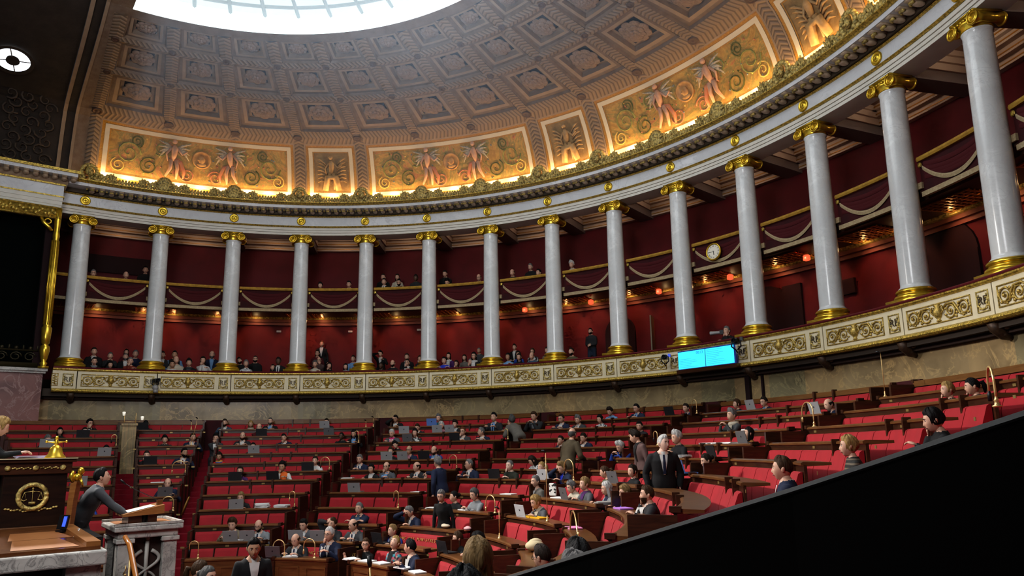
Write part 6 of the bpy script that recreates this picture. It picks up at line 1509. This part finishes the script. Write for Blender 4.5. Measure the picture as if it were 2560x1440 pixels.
# brass microphone in the foreground
mm = thing('floor_microphone', 'brass microphone stand with black head in front of the ministers desk', 'microphone', (4.52, 1.52, -.45)); q = MB(); q.lathe([(.14, 0), (.14, .02), (.03, .035), (.015, .06)], (0, 0, 0), 14); q.build('base', brass, mm, True); q = MB(); q.tube([(0, 0, .05), (0, 0, 1.2), (-.03, -.01, 1.58)], [.012, .011, .009], 8); q.build('pole', brass, mm, True); q = MB(); q.tube([(-.03, -.01, 1.56), (-.035, -.012, 1.60), (-.04, -.015, 1.67)], [.018, .026, .022], 9); q.build('microphone_head', black, mm, True)
# stair parapet, coloured near black for its deep shade, beside the photographer
pp = [(12.6, -.93, 2.70), (11.29, -.87, 2.33), (10.88, -.80, 2.21), (10.29, -.76, 2.04), (9.88, -.75, 1.92), (8.6, -.74, 1.55), (7.4, -.74, 1.2)]
t = thing('stair_parapet', 'black stair parapet with grey edge cutting across the lower corner', 'parapet', (0, 0, 0)); q = MB(); n_ = len(pp)
q.add([(x, y, z-.012) for x, y, z in pp]+[(x, y, -.45) for x, y, z in pp]+[(x, y+.05, z-.012) for x, y, z in pp]+[(x, y+.05, -.45) for x, y, z in pp], [(i, i+1, n_+i+1, n_+i) for i in range(n_-1)]+[(2*n_+i, 3*n_+i, 3*n_+i+1, 2*n_+i+1) for i in range(n_-1)]); q.build('panel', M('parapet_shade_black', (.0035, .003, .003), .6, spec=.15), t)
q = MB(); q.tube([(x, y+.025, z-.010) for x, y, z in pp], .028, 8, 0, (Vector((0, 0, 1)), .35)); q.build('handrail', M('parapet_edge', (.10, .095, .09), .7), t)
q = MB(); q.tube([(x, y-.03, z-.36) for x, y, z in pp], .02, 6); q.build('lower_moulding', M('parapet_moulding', (.006, .005, .005), .5), t, True)
# ------------------------------------------------------------------ clock, screens, spotlights, gallery chairs
a = rad(90.72); ck = thing('wall_clock', 'round gilded clock with roman numerals hanging on the red swag', 'clock', pol(14.13, a, 7.59), a)
q = MB(); q.lathe([(.0, 0), (.24, 0), (.25, .03), (.235, .06), (.205, .05), (.2, .03), (0, .03)], (0, 0, 0), 32, 0, Matrix.Rotation(-PI/2, 4, 'Y')); q.build('case', goldr, ck, True)
q = MB(); q.lathe([(0, .032), (.2, .032), (.2, .034), (0, .034)], (0, 0, 0), 32, 0, Matrix.Rotation(-PI/2, 4, 'Y')); dl = q.build('dial', M('clock_dial', (.72, .68, .58), .5, emit=(.7, .66, .55), es=.12), ck)
for h_, tx in enumerate(('XII', 'I', 'II', 'III', 'IIII', 'V', 'VI', 'VII', 'VIII', 'IX', 'X', 'XI')):
    me = text_mesh(tx, .055, .001); me.materials.append(black); th = -2*PI*h_/12
    link('numeral', me, dl, Matrix.Translation((-.037, 0, 0)) @ TXT @ Matrix.Rotation(th, 4, 'Z') @ Matrix.Translation((0, .158, 0)))
for nm_, th, ln, w_ in (('hour_hand', 5.76*30, .095, .014), ('minute_hand', 45.5*6, .15, .008)):
    q = MB(); q.box((0, ln/2-.015, 0), (w_, ln+.03, .002)); q.box((0, ln*.75, 0), (w_*1.7, ln*.2, .002)); q.v = [tuple(TXT.to_3x3() @ (Matrix.Rotation(rad(-th), 3, 'Z') @ Vector(v))+Vector((-.040, 0, 0))) for v in q.v]; q.build(nm_, black, ck)
am = (math.atan2(13.172, -.859)+math.atan2(13.168, .92))/2
cyan = M('screen_cyan', (.1, .5, .6), .4, emit=(.03, .62, .95), es=1.0); scrblue = M('screen_ink', (.02, .2, .4), .5, emit=(.01, .16, .38), es=.6); bez = M('screen_bezel', (.02, .03, .12), .4, emit=(.02, .05, .35), es=.35)
for j, (sg, nm_) in enumerate(((1, 'timer'), (-1, 'text'))):
    wd_ = .895; t = thing('display_screen', 'bright cyan screen hung on the parapet showing %s' % ('the timer 00:13' if sg == 1 else 'lines of text only'), 'screen', pol(13.16, am, 4.555), am+sg*rad(.6))
    yo = sg*wd_/2
    q = MB(); q.box((.03, yo, 0), (.06, wd_, .50)); q.build('housing', bez, t); q = MB(); q.box((-.003, yo, -.005), (.004, wd_-.02, .455)); q.build('panel', cyan, t)
    if sg == 1: me = text_mesh('00:13', .10, .0005); me.materials.append(scrblue); link('timer_digits', me, t, Matrix.Translation((-.006, yo-.27, .155)) @ TXT)
    q = MB()
    for i in range(6 if sg == 1 else 9):
        w_ = rnd.uniform(.3, .6); z_ = .02-.042*i if sg == 1 else .18-.045*i; q.box((-.006, yo+.40-w_/2, z_), (.001, w_, .010))
    q.build('text_lines', M('screen_text', (.05, .35, .5), .5, emit=(.04, .42, .62), es=.8), t)
q = MB(); q.box((.15, 0, -.30), (.35, 1.9, .10)); o = q.build('screen_bracket', wood); o.location = pol(13.15, am, 4.555); o.rotation_euler = (0, 0, am); tag(o, 'dark wooden shelf carrying the cyan screens', 'shelf')
def spotcam(ang, z, r, label, blue=False, big=1.0):
    a = rad(ang); t = thing('remote_camera', label, 'camera', pol(r, a, z), a+rad(25), 'remote cameras on the parapet'); t.scale = (big,)*3
    q = MB(); q.box((0, 0, 0), (.22, .14, .14)); bevel(q.build('body', blackm, t), .02); q = MB(); q.lathe([(.05, 0), (.06, .02), (.06, .10), (.045, .10), (.04, .03), (0, .03)], (-.10, 0, 0), 16, 0, Matrix.Rotation(-PI/2, 4, 'Y')); q.build('lens', black, t, True)
    q = MB(); q.tube([(.02, .10, .03), (.03, .11, -.12), (.05, .02, -.20), (.10, 0, -.26)], [.018]*4, 6); q.tube([(.02, -.10, .03), (.03, -.11, -.12), (.05, -.02, -.20)], [.018]*3, 6); q.build('yoke', blackm, t, True)
    q = MB(); q.box((.06, -.13, .05), (.10, .07, .09)); q.build('side_lamp', M('lamp_blue', (.02, .05, .4), .4, emit=(.03, .10, .8), es=.5) if blue else blackm, t)
spotcam(95.45, 4.70, 13.12, 'black remote camera with blue light beside the timer screen', True, .9); spotcam(85.4, 4.84, 13.1, 'black remote camera above the edge of the text screen', False, 1.05); spotcam(168.2, 4.62, 13.2, 'black and white remote camera on the parapet below the second column', False, .9)
q = MB(); q.ball((0, 0, -.22), (.09, .09, .09), 0, 12, 8); q.box((.06, 0, -.33), (.10, .12, .10)); o = q.build('camera_mount', M('mount_grey', (.35, .34, .33), .5), None, True); o.location = pol(13.2, rad(168.2), 4.62); tag(o, 'round grey mount holding the remote camera below the second column', 'mount')
chs = MB(); whg = M('white_gilt', (.62, .55, .36), .4)
def gchair(ang, r, label):
    a = rad(ang); t = thing('gilded_chair', label, 'chair', pol(r, a, 4.105), a+PI, 'gilded chairs in the gallery')
    q = MB(); q.box((0, 0, .45), (.40, .42, .05)); q.build('seat', velvet, t)
    q = MB(); q.tube([(-.19, -.20, .45), (-.21, -.20, .98)], .014, 6); q.tube([(-.19, .20, .45), (-.21, .20, .98)], .014, 6); q.tube([(-.21, -.21, .98), (-.21, 0, 1.02), (-.21, .21, .98)], .016, 6)
    for j in range(5): q.tube([(-.195, -.13+.065*j, .55), (-.21, -.13+.065*j, 1.0)], .009, 5)
    q.tube([(-.195, -.2, .55), (-.195, .2, .55)], .010, 5); q.build('backrest', whg, t, True)
    for sx in (-.17, .17):
        for sy in (-.18, .18): q = MB(); q.tube([(sx, sy, .44), (sx*1.05, sy*1.05, 0)], [.016, .011], 6); q.build('leg', whg, t, True)
for i, (ang, nm_) in enumerate(((91.0, 'white gilded chair beside the person with the long lens'), (82.6, 'white gilded chair tucked behind the eleventh column base'), (76.4, 'first white gilded chair in the empty gallery space'), (74.6, 'second white gilded chair in the empty gallery space'))): gchair(ang, 13.98, nm_)
ln_ = thing('camera_lens', 'long grey camera lens held by the person in the gallery', 'camera', pol(13.85, rad(89.9), 5.27), rad(200)); q = MB(); q.tube([(0, 0, 0), (.14, 0, 0), (.26, 0, 0)], [.04, .045, .055], 10); q.build('lens', M('lens_grey', (.3, .3, .3), .4), ln_); q = MB(); q.box((-.06, 0, 0), (.10, .14, .11)); q.build('body', blackm, ln_)
# red lanterns and small white boxes under the upper gallery, doors in the red wall
rg = M('lantern_red', (.4, .02, .01), .4, emit=(1.0, .10, .04), es=1.4)
for i, k in enumerate((6, 7, 8, 9, 10)):
    a = cang(k)-DPHI*.30; t = thing('red_lantern', 'small glowing red lantern under the upper gallery, after the %s column' % ORD[k], 'lantern', pol(15.3, a, 7.02), a, 'red lanterns')
    q = MB(); q.lathe([(.05, 0), (.09, .02), (.085, .14), (.05, .16)], (0, 0, 0), 14); q.build('shade', rg, t, True); q = MB(); q.lathe([(.04, .155), (.03, .18), (.03, .22)], (0, 0, 0), 8); q.build('bracket', brass, t)
for i, k in enumerate((2, 3, 4, 5, 6, 7)):
    a = cang(k)-DPHI*.6; o = MB().box((0, 0, 0), (.04, .16, .07)).box((-.022, -.05, 0), (.01, .05, .05)).build('wall_box', M('box_white', (.5, .48, .45), .5)); o.location = pol(16.15, a, 6.78); o.rotation_euler = (0, 0, a); tag(o, 'small white box on the red wall behind the %s column' % ORD[k+1], 'box', 'wall boxes')
q = MB()
for n_, (k, f, w_, z0, z1, arch_) in enumerate(((7, .55, .55, 4.7, 6.1, 1), (9, .55, .6, 4.7, 6.2, 1), (11, .55, .8, 4.7, 6.4, 1), (10, .45, .35, 6.1, 6.5, 0), (0, .5, 1.0, 8.6, 9.2, 0), (9, .85, .3, 4.7, 6.7, 0))):
    a = cang(k)-DPHI*f; d_ = MB(); hw = w_/16.2
    d_.arc([(16.12, z0), (16.21, z0), (16.21, z1), (16.12, z1)], a+hw, a-hw, 4)
    if arch_: d_.lathe([(0, 0), (w_, 0), (w_, .09), (0, .09)], (16.12, 0, z1), 24, 0, Matrix.Rotation(PI/2, 4, 'Y')); d_.v = d_.v[:20]+[tuple(Matrix.Rotation(a, 3, 'Z') @ Vector(v)) for v in d_.v[20:]]
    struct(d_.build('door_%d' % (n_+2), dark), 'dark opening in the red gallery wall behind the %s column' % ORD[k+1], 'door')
a = cang(8)-DPHI*.05; o = MB().box((0, 0, 0), (.5, .04, 1.75)).build('door_leaf', M('door_cream', (.26, .22, .14), .6)); o.location = pol(15.9, a, 5.6); o.rotation_euler = (0, 0, a+.3); tag(o, 'cream door leaf standing open beside the standing visitor', 'door')
# pedestals under the columns between the gallery seats
q = MB(); q.box((0, 0, 4.55), (.78, .78, .90)); pdm = q.mesh('pedestal', drape)
for i in range(NCOL):
    o = link('pedestal', pdm); o.location = pol(14.0, cang(i)); o.rotation_euler = (0, 0, cang(i)); struct(o, 'red clad block under the %s column' % ORD[i], 'pedestal')
# marble pilaster with candle lamps between the first blocks
t = thing('marble_pilaster', 'brown marble pilaster with white lamps at the second stair', 'pilaster', pol(11.0, rad(171.0)), rad(171.0))
q = MB(); q.box((0, 0, 2.0), (.35, .34, 2.3)); q.box((0, 0, 3.17), (.42, .40, .06)); q.build('shaft', wallmarb, t)
q = MB(); q.tube([(0, -.14, 3.2), (0, -.14, 3.5)], .012, 6); q.tube([(0, .14, 3.2), (0, .14, 3.42)], .012, 6); q.tube([(0, -.25, 3.25), (0, .3, 3.25)], .008, 5); q.build('candlestick', brass, t, True)
q = MB(); q.lathe([(.03, 3.42), (.045, 3.52), (.02, 3.53)], (0, .16, 0), 10); q.lathe([(.03, 3.3), (.045, 3.4), (.02, 3.41)], (0, -.30, 0), 10); q.build('lamp_shade', M('shade_white', (.7, .68, .62), .5, emit=(.9, .85, .7), es=.5), t, True)
# seat leaf leaning at the stairs
o = MB().lathe([(0, 0), (.10, .0), (.13, .2), (.08, .34), (0, .36)], (0, 0, 0), 14).build('paddle', M('paddle_wood', (.40, .20, .05), .4), None, True); o.scale = (1, .25, 1.25); o.location = pol(7.35, rad(161.6), .92); o.rotation_euler = (rad(18), 0, rad(160)); tag(o, 'light wooden folding seat leaf leaning at the bright red stairs', 'seat leaf')
# bags and folders in the near rows
o = MB().ball((0, 0, .075), (.13, .15, .08), 0, 14, 9).ball((-.02, .03, .11), (.09, .12, .07), 0, 12, 8).build('cloth_bag', M('canvas_bag', (.60, .50, .31), .9), None, True); o.location = pol(RR[10]+.2, rad(58), ZZ[10]+.01); tag(o, 'cream canvas bag lying on a near desk beside pink paper', 'bag')
o = MB().box((0, 0, .12), (.05, .16, .24)).build('chequered_bag', mat_pattern('chequer', 'vor', [(.65, .62, .58), (.02, .02, .02), (.62, .6, .56)], 28)); a = rad(82.6); o.location = pol(RR[8]+.18, a, ZZ[8]+.03); o.rotation_euler = (0, 0, a+.4); bevel(o, .02); tag(o, 'white and black chequered bag held up over a laptop', 'bag')
# ------------------------------------------------------------------ lights, world, camera
def light(name, kind, loc, energy, color, size=.1, rot=None, spot=None, blend=.6):
    l = bpy.data.lights.new(name, kind); l.energy = energy; l.color = color
    if kind == 'AREA': l.size = size
    else: l.shadow_soft_size = size
    if spot: l.spot_size = rad(spot); l.spot_blend = blend
    o = bpy.data.objects.new(name, l); COL.objects.link(o); o.location = loc
    if rot is not None: o.rotation_euler = rot
    return o
def aim(o, target):
    d = Vector(target)-o.location; o.rotation_euler = d.to_track_quat('-Z', 'Y').to_euler()
WARM = (1.0, .66, .30)
for k in range(NCOL-1):                      # cornice uplights hidden behind the crest
    for f in (.18, .5, .82):
        a = cang(k)-DPHI*f; light('cornice_lamp', 'POINT', pol(13.33, a, 11.02), 17, WARM, .05)
for k in range(NCOL-1):                      # wall washers under the upper gallery
    for f in (.22, .78) if k % 2 else (.3, .85):
        a = cang(k)-DPHI*f
        o = light('gallery_wall_lamp', 'SPOT', pol(15.0, a, 7.12), 40, (1.0, .38, .22), .05, spot=72); aim(o, pol(16.4, a, 6.15))
        light('soffit_lamp', 'POINT', pol(15.75, a, 7.12), 1.6, WARM, .04)
    a = cang(k)-DPHI*.5; light('coffer_lamp', 'POINT', pol(15.0, a, 10.12), 5.0, (1.0, .78, .60), .06)
    o = light('upper_gallery_lamp', 'SPOT', pol(14.9, a, 10.1), 5, (1.0, .6, .4), .08, spot=110); aim(o, pol(16.3, a, 8.6))
o = light('skylight_daylight', 'AREA', (0, 3.2, 13.2), 800, (.88, .95, 1.0), 9.0)
o = light('television_spot', 'SPOT', (-7.5, -3.5, 10.5), 10500, (1.0, .94, .88), .5, spot=56, blend=.9); aim(o, (4.8, 4.8, .6))
o = light('hall_fill', 'AREA', (7, -4.8, 8.5), 800, (.97, .98, 1.0), 4.0); aim(o, (-6, 9, 7))
o = light('dome_bounce_fill', 'AREA', (0, 3.0, 8.5), 260, (.75, .85, 1.0), 7.0, rot=(PI, 0, 0))  # added up-facing lamp, stands in for daylight bounced onto the dome
hz = MB(); hz.arc([(.05, 9.3), (11.9, 9.3), (11.9, 12.55), (9.2, 12.95), (7.3, 13.25), (.05, 13.25)], rad(45), rad(177), 44); hm = bpy.data.materials.new('dusty_haze'); hm.use_nodes = True; hn = hm.node_tree; hn.nodes.clear()
ho = hn.nodes.new('ShaderNodeOutputMaterial'); hs = hn.nodes.new('ShaderNodeVolumeScatter'); hs.inputs['Color'].default_value = (.72, .84, 1.0, 1); hs.inputs['Density'].default_value = .015; hs.inputs['Anisotropy'].default_value = .2; hn.links.new(hs.outputs[0], ho.inputs['Volume'])
o = hz.build('haze', hm); tag(o, 'faint bluish haze of daylight hanging below the skylight', 'haze', None, 'stuff')
wd = bpy.data.worlds.new('world'); SC.world = wd; wd.use_nodes = True
wd.node_tree.nodes['Background'].inputs[0].default_value = (.5, .5, .55, 1); wd.node_tree.nodes['Background'].inputs[1].default_value = .05
cam = bpy.data.cameras.new('camera'); co_ = bpy.data.objects.new('camera', cam); COL.objects.link(co_)
cam.sensor_width = 36; cam.lens = 1790.6*36/2560; cam.shift_x = -.00277; cam.shift_y = .02929; cam.clip_start = .05; cam.clip_end = 200
yaw, pit, rol = rad(142.3298), rad(10.42483), rad(-1.0699)
f_ = Vector((math.cos(pit)*math.cos(yaw), math.cos(pit)*math.sin(yaw), math.sin(pit))); r_ = Vector((math.sin(yaw), -math.cos(yaw), 0)); u_ = r_.cross(f_)
R_ = r_*math.cos(rol)+u_*math.sin(rol); U_ = -r_*math.sin(rol)+u_*math.cos(rol)
co_.matrix_world = Matrix(((R_.x, U_.x, -f_.x, 11.6556), (R_.y, U_.y, -f_.y, -2.0431), (R_.z, U_.z, -f_.z, 2.2874), (0, 0, 0, 1)))
SC.camera = co_
SC.view_settings.view_transform = 'Standard'; SC.view_settings.look = 'Medium High Contrast'; SC.view_settings.exposure = 0.0
cy = SC.cycles; cy.use_denoising = True; cy.max_bounces = 4; cy.diffuse_bounces = 2; cy.glossy_bounces = 2; cy.transmission_bounces = 3; cy.volume_bounces = 0; cy.transparent_max_bounces = 4
cy.caustics_reflective = False; cy.caustics_refractive = False; cy.sample_clamp_indirect = 4.0; cy.use_adaptive_sampling = True; cy.adaptive_threshold = .08; cy.adaptive_min_samples = 10
